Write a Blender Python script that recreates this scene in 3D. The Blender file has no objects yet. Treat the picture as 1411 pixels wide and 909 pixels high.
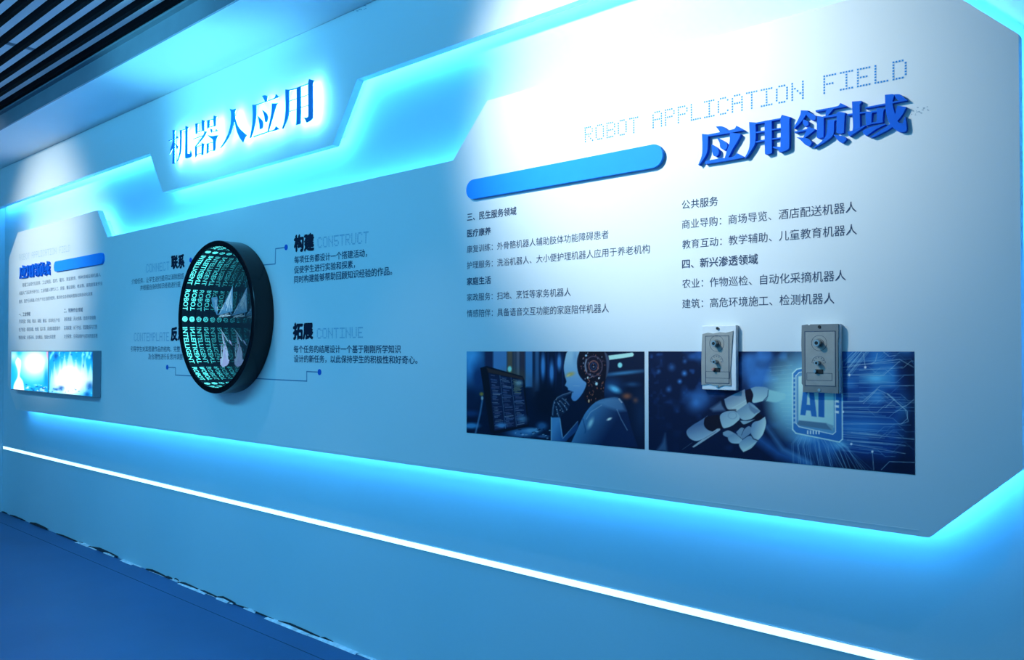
import bpy, bmesh, math, random
import numpy as np
from mathutils import Vector
from mathutils.geometry import tessellate_polygon

random.seed(4)
SC = bpy.context.scene
COL = SC.collection

# ------------------------------------------------------------------ camera
F = 1141.0
TH = math.radians(47.85)            # angle between the optical axis and the wall
PH = math.radians(0.9)              # upward tilt
CX = 705.5
PY = 483 - F * math.tan(PH)
EYE = 1.5
DIST = 2.55                         # camera to wall (wall face is y = 0)
_f = (-math.cos(TH), math.sin(TH))
RT = (math.sin(TH), math.cos(TH), 0.0)
FW = (_f[0] * math.cos(PH), _f[1] * math.cos(PH), math.sin(PH))
UP = (-_f[0] * math.sin(PH), -_f[1] * math.sin(PH), math.cos(PH))
cd = bpy.data.cameras.new('camera')
cd.sensor_width = 36.0
cd.lens = F / 1411 * 36
cd.shift_y = (PY - 454.5) / 1411
cd.clip_start = 0.05
cam = bpy.data.objects.new('camera', cd)
COL.objects.link(cam)
cam.location = (0, -DIST, EYE)
cam.rotation_euler = Vector(FW).to_track_quat('-Z', 'Y').to_euler()
SC.camera = cam

# ------------------------------------------------------------------ world, colour, light levels
LED_COL = (0.065, 0.42, 1.0)
LED_GAIN = 10.0          # cove strips
HALO_GAIN = 48.0        # back-lit characters
w = bpy.data.worlds.new('world'); SC.world = w; w.use_nodes = True
w.node_tree.nodes['Background'].inputs[0].default_value = (0.155, 0.64, 1.15, 1)
w.node_tree.nodes['Background'].inputs[1].default_value = 0.92
SC.view_settings.view_transform = 'Standard'
SC.view_settings.look = 'None'
SC.view_settings.exposure = 0.0
SC.view_settings.gamma = 1.0
SC.view_settings.use_curve_mapping = False
SC.cycles.max_bounces = 18
SC.cycles.glossy_bounces = 16
SC.cycles.diffuse_bounces = 5
SC.cycles.transparent_max_bounces = 12
SC.cycles.sample_clamp_indirect = 12

# ------------------------------------------------------------------ helpers
def U(px, py, Y):
    """the point of the vertical plane y = Y seen at a photograph pixel -> (x, z)"""
    a = (px - CX) / F; b = -(py - PY) / F
    r = [FW[i] + a * RT[i] + b * UP[i] for i in range(3)]
    t = (Y + DIST) / r[1]
    return (r[0] * t, EYE + r[2] * t)

def PX(X, Y, Z):
    d = (X, Y + DIST, Z - EYE)
    c = sum(d[i] * FW[i] for i in range(3))
    return (CX + F * sum(d[i] * RT[i] for i in range(3)) / c, PY - F * sum(d[i] * UP[i] for i in range(3)) / c)

def mat(name, col=(.8, .8, .8), rough=.5, metal=0.0, spec=.5, noise=0.0, nscale=20.0, bump=0.0, bscale=200.0, emit=None, estr=0.0):
    m = bpy.data.materials.new(name); m.use_nodes = True
    nt = m.node_tree; b = nt.nodes['Principled BSDF']
    b.inputs['Base Color'].default_value = (*col, 1)
    b.inputs['Roughness'].default_value = rough
    b.inputs['Metallic'].default_value = metal
    b.inputs['Specular IOR Level'].default_value = spec
    if emit:
        b.inputs['Emission Color'].default_value = (*emit, 1)
        b.inputs['Emission Strength'].default_value = estr
    if noise or bump:
        tc = nt.nodes.new('ShaderNodeTexCoord')
    if noise:
        n = nt.nodes.new('ShaderNodeTexNoise'); n.inputs['Scale'].default_value = nscale; n.inputs['Detail'].default_value = 5
        nt.links.new(tc.outputs['Object'], n.inputs['Vector'])
        r = nt.nodes.new('ShaderNodeMapRange')
        r.inputs['From Min'].default_value = .25; r.inputs['From Max'].default_value = .75
        r.inputs['To Min'].default_value = 1 - noise; r.inputs['To Max'].default_value = 1 + noise
        nt.links.new(n.outputs['Fac'], r.inputs['Value'])
        v = nt.nodes.new('ShaderNodeVectorMath'); v.operation = 'SCALE'
        v.inputs[0].default_value = col
        nt.links.new(r.outputs['Result'], v.inputs['Scale'])
        nt.links.new(v.outputs['Vector'], b.inputs['Base Color'])
    if bump:
        n2 = nt.nodes.new('ShaderNodeTexNoise'); n2.inputs['Scale'].default_value = bscale
        nt.links.new(tc.outputs['Object'], n2.inputs['Vector'])
        bp = nt.nodes.new('ShaderNodeBump'); bp.inputs['Strength'].default_value = bump; bp.inputs['Distance'].default_value = .001
        nt.links.new(n2.outputs['Fac'], bp.inputs['Height']); nt.links.new(bp.outputs['Normal'], b.inputs['Normal'])
    return m

M = dict(
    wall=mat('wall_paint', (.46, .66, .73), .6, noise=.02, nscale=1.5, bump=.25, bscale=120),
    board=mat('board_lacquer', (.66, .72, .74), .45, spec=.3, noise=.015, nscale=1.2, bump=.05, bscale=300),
    floor=mat('floor_paint', (.024, .10, .23), .45, spec=.4, noise=.10, nscale=2.2, bump=.15, bscale=60),
    soffit=mat('soffit_paint', (.75, .78, .8), .5, noise=.02, nscale=2),
    slab=mat('slab_paint', (.75, .78, .82), .8, noise=.12, nscale=1.3),
    slat=mat('slat_black', (.0015, .002, .004), .7, spec=.04, noise=.2, nscale=8),
    trim=mat('trim_grey', (.16, .20, .25), .45, noise=.08, nscale=6),
    led=mat('led_cyan', (.2, .4, .6), .5, emit=LED_COL, estr=LED_GAIN * 4, noise=.01),
    void_fill_glow=mat('void_fill_glow', (.2, .4, .6), .5, emit=(.16, .42, .85), estr=16, noise=.01),  # glow of the added strips above the slats
    line=mat('led_line', (.6, .8, .9), .4, emit=(.62, 1.05, 1.12), estr=1.5, noise=.01),
    halo=mat('halo_light', (.4, .6, .8), .5, emit=(.16, .62, 1.0), estr=HALO_GAIN, noise=.01),
    letter=mat('letter_blue', (.015, .22, .60), .5, spec=.2, noise=.03),
    title=mat('title_blue', (.003, .12, .64), .6, spec=.1, noise=.03),
    bar=mat('bar_blue', (.015, .27, .88), .6, spec=.1, noise=.02),
    ink=mat('ink_dark', (.045, .07, .13), .6, spec=.15, noise=.05),
    ink_light=mat('ink_grey_light', (.15, .21, .29), .6, spec=.15, noise=.05),
    ink_black=mat('ink_black', (.006, .010, .03), .6, spec=.15, noise=.05),
    ink_pale=mat('ink_pale_blue', (.30, .46, .58), .6, noise=.03),
    ink_dots=mat('ink_dot_blue', (.035, .26, .62), .6, spec=.15, noise=.03),
    ink_blue=mat('ink_blue', (.01, .10, .50), .6, spec=.15, noise=.03),
    ink_grey=mat('ink_line_grey', (.12, .20, .32), .6, noise=.03),
    rim=mat('rim_black', (.004, .005, .008), .2, spec=.35, noise=.2, nscale=5),
    text_glow=mat('ring_text_glow', (.2, .5, .5), .5, emit=(.12, .88, .84), estr=3.4, noise=.01),
    dark=mat('cavity_dark', (.002, .010, .022), .5, noise=.1),
    plastic_white=mat('plastic_white', (.70, .74, .76), .45, noise=.05, nscale=30),
    plate_grey=mat('plate_grey', (.31, .31, .29), .5, noise=.08, nscale=40, bump=.3, bscale=400),
    plate_dark=mat('plate_rim_grey', (.18, .19, .19), .5, noise=.08, nscale=40),
    metal=mat('connector_metal', (.36, .37, .38), .3, metal=.9, noise=.04),
    hole=mat('hole_black', (.003, .003, .004), .6, noise=.1),
    red=mat('toggle_red', (.45, .20, .18), .5, noise=.05),
    case=mat('screen_case', (.20, .26, .32), .4, noise=.03),
    plaster=mat('chipped_plaster', (.62, .68, .72), .8, noise=.3, nscale=30),
    gap=mat('gap_dirt', (.02, .03, .04), .9, noise=.4, nscale=25),
    smudge=mat('smudge', (.30, .40, .48), .8, noise=.3, nscale=60),
)
# mirror and two-way glass of the round light
m = bpy.data.materials.new('back_mirror'); m.use_nodes = True
b = m.node_tree.nodes['Principled BSDF']; b.inputs['Base Color'].default_value = (.78, .90, .92, 1); b.inputs['Metallic'].default_value = 1; b.inputs['Roughness'].default_value = 0.0
M['mirror'] = m
m = bpy.data.materials.new('two_way_glass'); m.use_nodes = True; nt = m.node_tree; nt.nodes.clear()
o_ = nt.nodes.new('ShaderNodeOutputMaterial'); mx = nt.nodes.new('ShaderNodeMixShader'); tr = nt.nodes.new('ShaderNodeBsdfTransparent'); gl = nt.nodes.new('ShaderNodeBsdfGlossy')
gl.inputs['Roughness'].default_value = 0.0; gl.inputs['Color'].default_value = (.9, .96, 1, 1); tr.inputs['Color'].default_value = (.9, .97, 1, 1)
mx.inputs[0].default_value = .5
nt.links.new(tr.outputs[0], mx.inputs[1]); nt.links.new(gl.outputs[0], mx.inputs[2]); nt.links.new(mx.outputs[0], o_.inputs[0])
M['glass'] = m

def paint_mat(name, emit=0.0):
    m = bpy.data.materials.new(name); m.use_nodes = True; nt = m.node_tree; b = nt.nodes['Principled BSDF']
    a = nt.nodes.new('ShaderNodeVertexColor'); a.layer_name = 'print'
    if emit:
        b.inputs['Base Color'].default_value = (.01, .01, .01, 1)
        nt.links.new(a.outputs['Color'], b.inputs['Emission Color']); b.inputs['Emission Strength'].default_value = emit
        b.inputs['Roughness'].default_value = .3
    else:
        nt.links.new(a.outputs['Color'], b.inputs['Base Color']); b.inputs['Roughness'].default_value = .55; b.inputs['Specular IOR Level'].default_value = .12
    return m
M['print'] = paint_mat('printed_picture_ink')
M['screen'] = paint_mat('screen_image', 1.25)

def link(name, me, material=None, parent=None):
    o = bpy.data.objects.new(name, me); COL.objects.link(o)
    if material: me.materials.append(material)
    if parent: o.parent = parent
    return o

def tag(o, label=None, cat=None, group=None, kind=None):
    if label: o['label'] = label
    if cat: o['category'] = cat
    if group: o['group'] = group
    if kind: o['kind'] = kind
    return o

def empty(name, loc=(0, 0, 0)):
    o = bpy.data.objects.new(name, None); COL.objects.link(o); o.location = loc; o.empty_display_size = .05
    return o

def adopt(o, parent):
    """parent o, keeping its vertices where they are in the world"""
    o.parent = parent
    o.location = tuple(-c for c in parent_world(parent))
    return o

def parent_world(p):
    x, y, z = p.location
    while p.parent:
        p = p.parent; x += p.location[0]; y += p.location[1]; z += p.location[2]
    return (x, y, z)

def pydata(name, vs, fs, material=None, parent=None, smooth=False):
    me = bpy.data.meshes.new(name); me.from_pydata(vs, [], fs); me.update()
    if smooth: me.shade_smooth()
    o = link(name, me, material)
    if parent: adopt(o, parent)
    return o

def box(name, x0, x1, y0, y1, z0, z1, material, parent=None, bevel=0.0):
    bm = bmesh.new(); bmesh.ops.create_cube(bm, size=1)
    for v in bm.verts:
        v.co = ((x0 + x1) / 2 + v.co.x * (x1 - x0), (y0 + y1) / 2 + v.co.y * (y1 - y0), (z0 + z1) / 2 + v.co.z * (z1 - z0))
    if bevel: bmesh.ops.bevel(bm, geom=bm.edges[:], offset=bevel, segments=2, affect='EDGES', profile=.6)
    me = bpy.data.meshes.new(name); bm.to_mesh(me); bm.free()
    o = link(name, me, material)
    if parent: adopt(o, parent)
    return o

def extrude_polys(name, polys, y0, y1, material, parent=None, side=None, step=0.0):
    """polygons given as (x, z) lists, solid from y0 (front) to y1 (back); one mesh"""
    vs, fs, mi = [], [], []
    y0 -= step
    for P in polys:
        y0 += step
        area = sum(P[i][0] * P[(i + 1) % len(P)][1] - P[(i + 1) % len(P)][0] * P[i][1] for i in range(len(P)))
        if area < 0: P = P[::-1]
        n = len(P); k = len(vs)
        vs += [(x, y0, z) for x, z in P] + [(x, y1, z) for x, z in P]
        for t in tessellate_polygon([[Vector((x, z, 0)) for x, z in P]]):
            a, b_, c = t
            A = (P[b_][0] - P[a][0]) * (P[c][1] - P[a][1]) - (P[c][0] - P[a][0]) * (P[b_][1] - P[a][1])
            if A < 0: a, c = c, a
            fs.append((k + a, k + b_, k + c)); mi.append(0)
            fs.append((k + n + c, k + n + b_, k + n + a)); mi.append(0)
        for i in range(n):
            j = (i + 1) % n
            fs.append((k + i, k + n + i, k + n + j, k + j)); mi.append(1 if side else 0)
    o = pydata(name, vs, fs, material, parent)
    if side:
        o.data.materials.append(side); o.data.polygons.foreach_set('material_index', mi)
    return o

def smooth_poly(P, n=4, sharp=62):
    """rounds the gentle corners of a traced outline, keeps the sharp ones"""
    out = []; N = len(P)
    for i in range(N):
        p0, p1, p2, p3 = (Vector(P[(i + k) % N]) for k in (-1, 0, 1, 2))
        def ang(a, b, c):
            u, v = b - a, c - b
            return math.degrees(u.angle(v)) if u.length > 1e-9 and v.length > 1e-9 else 180
        s1 = ang(p0, p1, p2) > sharp; s2 = ang(p1, p2, p3) > sharp
        t1 = (p2 - p1) if s1 else (p2 - p0) * .5
        t2 = (p2 - p1) if s2 else (p3 - p1) * .5
        L = (p2 - p1).length
        if t1.length > 0: t1 = t1.normalized() * min(t1.length, L * 1.2)
        if t2.length > 0: t2 = t2.normalized() * min(t2.length, L * 1.2)
        for k in range(n):
            t = k / n
            h = (2*t**3-3*t**2+1) * p1 + (t**3-2*t**2+t) * t1 + (-2*t**3+3*t**2) * p2 + (t**3-t**2) * t2
            out.append((h.x, h.y))
    return out

def quad_world(corners, Y):
    """TL, TR, BL, BR photograph pixels -> world corners in the plane y = Y"""
    return [U(x, y, Y) for x, y in corners]

def bilin(q, u, v):
    (a, b_), (c, d), (e, f), (g, h) = q          # TL TR BL BR
    x = (1-v)*((1-u)*e + u*g) + v*((1-u)*a + u*c)
    z = (1-v)*((1-u)*f + u*h) + v*((1-u)*b_ + u*d)
    return x, z

_tc = {}
def text_mesh(body, offset=0.0, res=2):
    k = (body, offset)
    if k in _tc: return _tc[k]
    c = bpy.data.curves.new('t', 'FONT'); c.body = body; c.resolution_u = res; c.offset = offset
    o = bpy.data.objects.new('t', c); COL.objects.link(o)
    dg = bpy.context.evaluated_depsgraph_get(); dg.update()
    me = bpy.data.meshes.new_from_object(o.evaluated_get(dg))
    v = np.zeros(len(me.vertices) * 3, 'f'); me.vertices.foreach_get('co', v); v = v.reshape(-1, 3)
    fs = [tuple(p.vertices) for p in me.polygons]
    bpy.data.objects.remove(o); bpy.data.curves.remove(c); bpy.data.meshes.remove(me)
    _tc[k] = (v, fs)
    return v, fs

def text_on(name, body, corners, Y, material, parent, offset=0.0, full=False):
    """flat lettering filling the quad; full: the glyph box is the em box, so short glyphs keep their size"""
    v, fs = text_mesh(body)
    q = quad_world(corners, Y)
    x0, x1 = v[:, 0].min(), v[:, 0].max()
    z0, z1 = v[:, 1].min(), v[:, 1].max()
    vs = []
    for p in v:
        x, z = bilin(q, (p[0] - x0) / (x1 - x0), (p[1] - z0) / (z1 - z0))
        vs.append((x, Y, z))
    if offset:                      # heavier weight: the glyphs printed again, slightly shifted
        em = (q[1][0] - q[0][0]) / (x1 - x0); base = list(vs); bf = list(fs); n = len(base)
        for k, (a, b_) in enumerate(((1, 0), (-1, 0), (0, 1), (0, -1), (.7, .7), (-.7, -.7))):
            vs = vs + [(x + a * offset * em, Y - .00004 * (k + 1), z + b_ * offset * em) for x, _, z in base]
            fs = fs + [tuple(i + n * (k + 1) for i in f) for f in bf]
    return pydata(name, vs, fs, material, parent)

_F = dict(
 A="01110 10001 10001 11111 10001 10001 10001", B="11110 10001 10001 11110 10001 10001 11110",
 C="01110 10001 10000 10000 10000 10001 01110", D="11110 10001 10001 10001 10001 10001 11110",
 E="11111 10000 10000 11110 10000 10000 11111", F="11111 10000 10000 11110 10000 10000 10000",
 I="11111 00100 00100 00100 00100 00100 11111", L="10000 10000 10000 10000 10000 10000 11111",
 M="10001 11011 10101 10101 10001 10001 10001", N="10001 10001 11001 10101 10011 10001 10001",
 O="01110 10001 10001 10001 10001 10001 01110", P="11110 10001 10001 11110 10000 10000 10000",
 R="11110 10001 10001 11110 10100 10010 10001", S="11111 10000 10000 11110 00001 10001 01110",
 T="11111 00100 00100 00100 00100 00100 00100", U="10001 10001 10001 10001 10001 10001 01110")
def dot_word(name, word, corners, Y, material, parent, fill=.62):
    q = quad_world(corners, Y); W = len(word) * 6 - 1; vs, fs = [], []
    for k, ch in enumerate(word):
        for r, row in enumerate(_F[ch].split()):
            for c, on in enumerate(row):
                if on == '1':
                    u = k * 6 + c + .5; v = 7 - r - .5; h = fill / 2; n = len(vs)
                    for du, dv in ((-h, -h), (h, -h), (h, h), (-h, h)):
                        x, z = bilin(q, (u + du) / W, (v + dv) / 7); vs.append((x, Y, z))
                    fs.append((n, n + 1, n + 2, n + 3))
    return pydata(name, vs, fs, material, parent)

def cylinder_y(name, cx, cz, r, y0, y1, material, parent=None, seg=24, bevel=0.0, r2=None):
    bm = bmesh.new(); r2 = r if r2 is None else r2
    a = [bm.verts.new((cx + r * math.cos(t), y0, cz + r * math.sin(t))) for t in (2 * math.pi * i / seg for i in range(seg))]
    b_ = [bm.verts.new((cx + r2 * math.cos(t), y1, cz + r2 * math.sin(t))) for t in (2 * math.pi * i / seg for i in range(seg))]
    bm.faces.new(a); bm.faces.new(b_[::-1])
    for i in range(seg): bm.faces.new((a[i], b_[i], b_[(i + 1) % seg], a[(i + 1) % seg]))
    bmesh.ops.recalc_face_normals(bm, faces=bm.faces)
    if bevel: bmesh.ops.bevel(bm, geom=[e for e in bm.edges if abs(e.verts[0].co.y - y0) < 1e-6 and abs(e.verts[1].co.y - y0) < 1e-6], offset=bevel, segments=2, affect='EDGES')
    me = bpy.data.meshes.new(name); bm.to_mesh(me); bm.free()
    o = link(name, me, material)
    if parent: adopt(o, parent)
    return o

def ring_y(name, cx, cz, r0, r1, y0, y1, material, parent=None, seg=48, a0=0, a1=2 * math.pi, lathe=None):
    """a ring (or arc) around the y axis; profile r0..r1, y0..y1"""
    closed = abs(a1 - a0 - 2 * math.pi) < 1e-6
    prof = lathe or [(r0, y0), (r1, y0), (r1, y1), (r0, y1)]
    n = len(prof); vs, fs = [], []; N = seg if closed else seg + 1
    for i in range(N):
        t = a0 + (a1 - a0) * i / seg
        for r, y in prof: vs.append((cx + r * math.cos(t), y, cz + r * math.sin(t)))
    for i in range(seg):
        j = (i + 1) % N
        for k in range(n):
            l = (k + 1) % n
            fs.append((i * n + k, j * n + k, j * n + l, i * n + l))
    o = pydata(name, vs, fs, material, parent)
    bm = bmesh.new(); bm.from_mesh(o.data); bmesh.ops.recalc_face_normals(bm, faces=bm.faces); bm.to_mesh(o.data); bm.free()
    return o

def area_light(name, loc, rot, sx, sy, power, col):
    l = bpy.data.lights.new(name, 'AREA'); l.shape = 'RECTANGLE'; l.size = sx; l.size_y = sy; l.energy = power; l.color = col
    o = bpy.data.objects.new(name, l); COL.objects.link(o); o.location = loc; o.rotation_euler = rot
    return o

area_light('added_blue_fill', (-4.4, -3.1, 3.2), (math.radians(60), 0, 0), 4.2, .5, 125, (.09, .56, 1.0))  # unseen fill added to raise the blue light on the board

# unseen cyan spot added to brighten the soffit over the glowing characters
l = bpy.data.lights.new('added_cyan_spot', 'SPOT'); l.energy = 420; l.color = (.13, .68, .95); l.spot_size = math.radians(36); l.spot_blend = 1.0; l.shadow_soft_size = .15
o = bpy.data.objects.new('added_cyan_spot', l); COL.objects.link(o); o.location = (-4.4, -2.6, 1.25)
o.rotation_euler = (Vector((-4.45, -.27, 3.16)) - o.location).to_track_quat('-Z', 'Y').to_euler()

# ------------------------------------------------------------------ structure
XL, XR = -8.712, 2.6                # room corner on the far left, where the wall stops being modelled on the right
S = lambda o: tag(o, kind='structure')
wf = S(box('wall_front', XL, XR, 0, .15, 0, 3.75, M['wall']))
S(box('wall_left', XL - .15, XL, -6.5, 0, 0, 3.75, M['wall']))
S(box('wall_right', XR, XR + .15, -6.5, .15, 0, 3.75, M['trim']))
fl = S(box('floor', XL, XR, -6.5, .0, -.1, 0, M['floor']))
box('floor_joint', XL, XR, -.1665, -.1635, -.002, .0006, M['gap'], fl)
ceil = S(box('ceiling', XL, XR, -6.5, 0, 3.62, 3.75, M['slab']))
SZ = 3.157
S(box('trim_1', XL, XR, -.53, 0, SZ, SZ + .012, M['soffit']))                 # soffit board over the feature wall
S(box('trim_2', XL, XR, -.542, -.53, SZ, 3.30, M['trim']))                    # its upstand
S(box('trim_3', XL, XR, -.575, -.542, 3.262, 3.30, M['trim']))                # edge channel of the slat ceiling
for i in range(34):
    b1 = -.560 - .1015 * i - .02
    box('slat', XL, XR, b1 - .026, b1, 3.27, 3.308, M['slat'], ceil)
for k in range(4):                  # hanger wires and conduits in the void above the slats
    box('conduit', XL + 1.1 + 1.7 * k, XL + 1.115 + 1.7 * k, -6, -.6, 3.45, 3.465, M['trim'], ceil)

for k in (0, 5, 10, 15):  # unseen glowing strips added on slat tops to brighten the void
    yk = -.59 - .1015 * k
    pydata('void_fill_strip', [(XL + .3, yk - .008, 3.3092), (XR, yk - .008, 3.3092), (XR, yk + .008, 3.3092), (XL + .3, yk + .008, 3.3092)], [(0, 1, 2, 3)], M['void_fill_glow'], ceil)

# broken sealant and dirt along the foot of the wall
vs, fs, n = [], [], 0
x = XL
while x < -3.2:
    L_ = random.uniform(.05, .5); h = random.uniform(.008, .026); d = random.uniform(.004, .012)
    if random.random() < .72:
        for xx, hh in ((x, h * .4), (x + L_ * .3, h), (x + L_ * .7, h * .8), (x + L_, h * .5)):
            vs += [(xx, -d, 0.001), (xx, -d, hh), (xx, 0, hh)]
        for i in range(3):
            a = n + i * 3
            fs += [(a, a + 3, a + 4, a + 1), (a + 1, a + 4, a + 5, a + 2)]
        n += 12
    x += L_
t4 = S(pydata('trim_4', vs, fs, M['gap']))
vs, fs, n = [], [], 0
x = -6.9
while x < -1:
    L_ = random.uniform(.03, .45); h = random.uniform(.004, .013); d = random.uniform(.01, .028)
    for xx, hh in ((x, h * .5), (x + L_ * .5, h), (x + L_, h * .6)):
        vs += [(xx, -d, 0.001), (xx, -d * .6, hh), (xx, 0, hh)]
    for i in range(2):
        a = n + i * 3; fs += [(a, a + 3, a + 4, a + 1), (a + 1, a + 4, a + 5, a + 2)]
    n += 9; x += L_ + (random.random() < .35) * .12
t5 = S(pydata('trim_5', vs, fs, M['plaster']))

# ------------------------------------------------------------------ big panels
BF, BB = -.10, -.06                 # board front and back
board = tag(empty('display_board', (-4.36, BF, 1.75)), 'long pale notched display board on the wall, blue light spilling around its edges', 'display board')
BP = [(-8.03, 2.53), (-6.32, 2.53), (-6.135, 2.314), (-2.56, 2.314), (-2.355, 2.53), (-.675, 2.53), (-.456, 2.316), (-.456, 1.197),
      (-.68, .989), (-8.03, .989), (-8.255, 1.197), (-8.255, 2.32)]
BP = BP[::-1]
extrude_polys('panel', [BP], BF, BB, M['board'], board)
# thin lipping along the lower edge
extrude_polys('edge_lipping', [[(-.705, 1.003), (-.705, 1.006), (-8.03, 1.006), (-8.03, 1.003)]], BF - .0012, BF, M['board'], board)

header = tag(empty('header_panel', (-4.35, BF, 2.85)), 'pale header panel under the soffit with a dropped centre carrying glowing white characters', 'panel')
HP = [(XL + .01, SZ - .002), (XL + .01, 2.81), (-5.465, 2.81), (-5.273, 2.525), (-3.426, 2.525), (-3.228, 2.811), (XR, 2.811), (XR, SZ - .002)]
extrude_polys('panel', [HP], BF, BB, M['board'], header)

def inset_path(P, d):
    """offset a closed CCW outline inwards by d"""
    out = []; N = len(P)
    for i in range(N):
        a, b_, c = Vector(P[i - 1]), Vector(P[i]), Vector(P[(i + 1) % N])
        e1 = (b_ - a).normalized(); e2 = (c - b_).normalized()
        n1 = Vector((-e1.y, e1.x)); n2 = Vector((-e2.y, e2.x))
        k = (n1 + n2); k = k / max(.25, k.dot(n1)) if k.length > 1e-6 else n1
        out.append(tuple(b_ + k * d))
    return out

def led_run(P, parent, skip=(), yc=-.030, hw=.018, d=.040, carrier=True):
    area = sum(P[i][0] * P[(i + 1) % len(P)][1] - P[(i + 1) % len(P)][0] * P[i][1] for i in range(len(P)))
    if area < 0: P = P[::-1]
    A = inset_path(P, d); B_ = inset_path(P, d + .028); A2 = inset_path(P, d + .020); N = len(P)
    for i in range(N):
        if i in skip: continue
        j = (i + 1) % N
        (ax, az), (bx, bz) = A[i], A[j]; (cx, cz), (dx, dz) = B_[i], B_[j]; (gx, gz), (hx, hz) = A2[i], A2[j]
        # the emitting face looks at the wall, tilted a little outwards
        e0 = Vector((bx - ax, bz - az)).normalized(); ox_, oz_ = e0.y * .0085, -e0.x * .0085      # outwards
        ya, yb = BB + .0125, BB + .0045
        vs = [(ax - ox_, ya, az - oz_), (bx - ox_, ya, bz - oz_), (bx + ox_, yb, bz + oz_), (ax + ox_, yb, az + oz_)]
        o = pydata('led_strip', vs, [(0, 1, 2, 3)], M['led'], parent)
        vs = [(gx, BB, gz), (hx, BB, hz), (hx, 0, hz), (gx, 0, gz), (cx, BB, cz), (dx, BB, dz), (dx, 0, dz), (cx, 0, cz)]
        vs = [(x + (0), y, z) for x, y, z in vs]
        # carrier rail that closes the gap just behind the strip
        e = Vector((bx - ax, bz - az)).normalized(); nx, nz = -e.y * .0015, e.x * .0015
        vs = [(x + nx, y, z + nz) for x, y, z in vs]
        pydata('mounting_rail', vs, [(0, 1, 2, 3), (7, 6, 5, 4), (0, 4, 5, 1), (3, 2, 6, 7), (0, 3, 7, 4), (1, 5, 6, 2)], M['board'], parent)
led_run(BP, board, [i for i in range(len(BP)) if BP[i][0] < -8.02 and BP[(i + 1) % len(BP)][0] < -8.02 and min(BP[i][1], BP[(i + 1) % len(BP)][1]) < 2.33])
HPc = [HP[i] for i in range(len(HP))]
area = sum(HPc[i][0] * HPc[(i + 1) % 8][1] - HPc[(i + 1) % 8][0] * HPc[i][1] for i in range(8))
HPc = HPc if area > 0 else HPc[::-1]
# only the lower edges are lit: skip the run along the soffit and the two ends
skip = [i for i in range(8) if (HPc[i][1] > 3 and HPc[(i + 1) % 8][1] > 3) or abs(HPc[i][0] - HPc[(i + 1) % 8][0]) < 1e-6]
led_run(HPc, header, skip)

# luminous line low on the wall
ll = tag(empty('light_line', (-4.5, 0, .6)), 'thin straight glowing white-cyan light line running low along the wall', 'light')
pydata('diffuser', [(XL + .02, -.004, .588), (XR, -.004, .588), (XR, -.004, .613), (XL + .02, -.004, .613)], [(0, 1, 2, 3)], M['line'], ll)
box('profile', XL + .02, XR, -.0035, .0, .5855, .6155, M['plastic_white'], ll)

# ------------------------------------------------------------------ characters traced stroke by stroke
def strokes(S_, ox, oy, s, Y, sm=True):
    out = []
    for P in S_:
        P = smooth_poly(P, 3) if sm and len(P) > 4 else P
        out.append([U(ox + x / s, oy + y / s, Y) for x, y in P])
    return out

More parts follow.
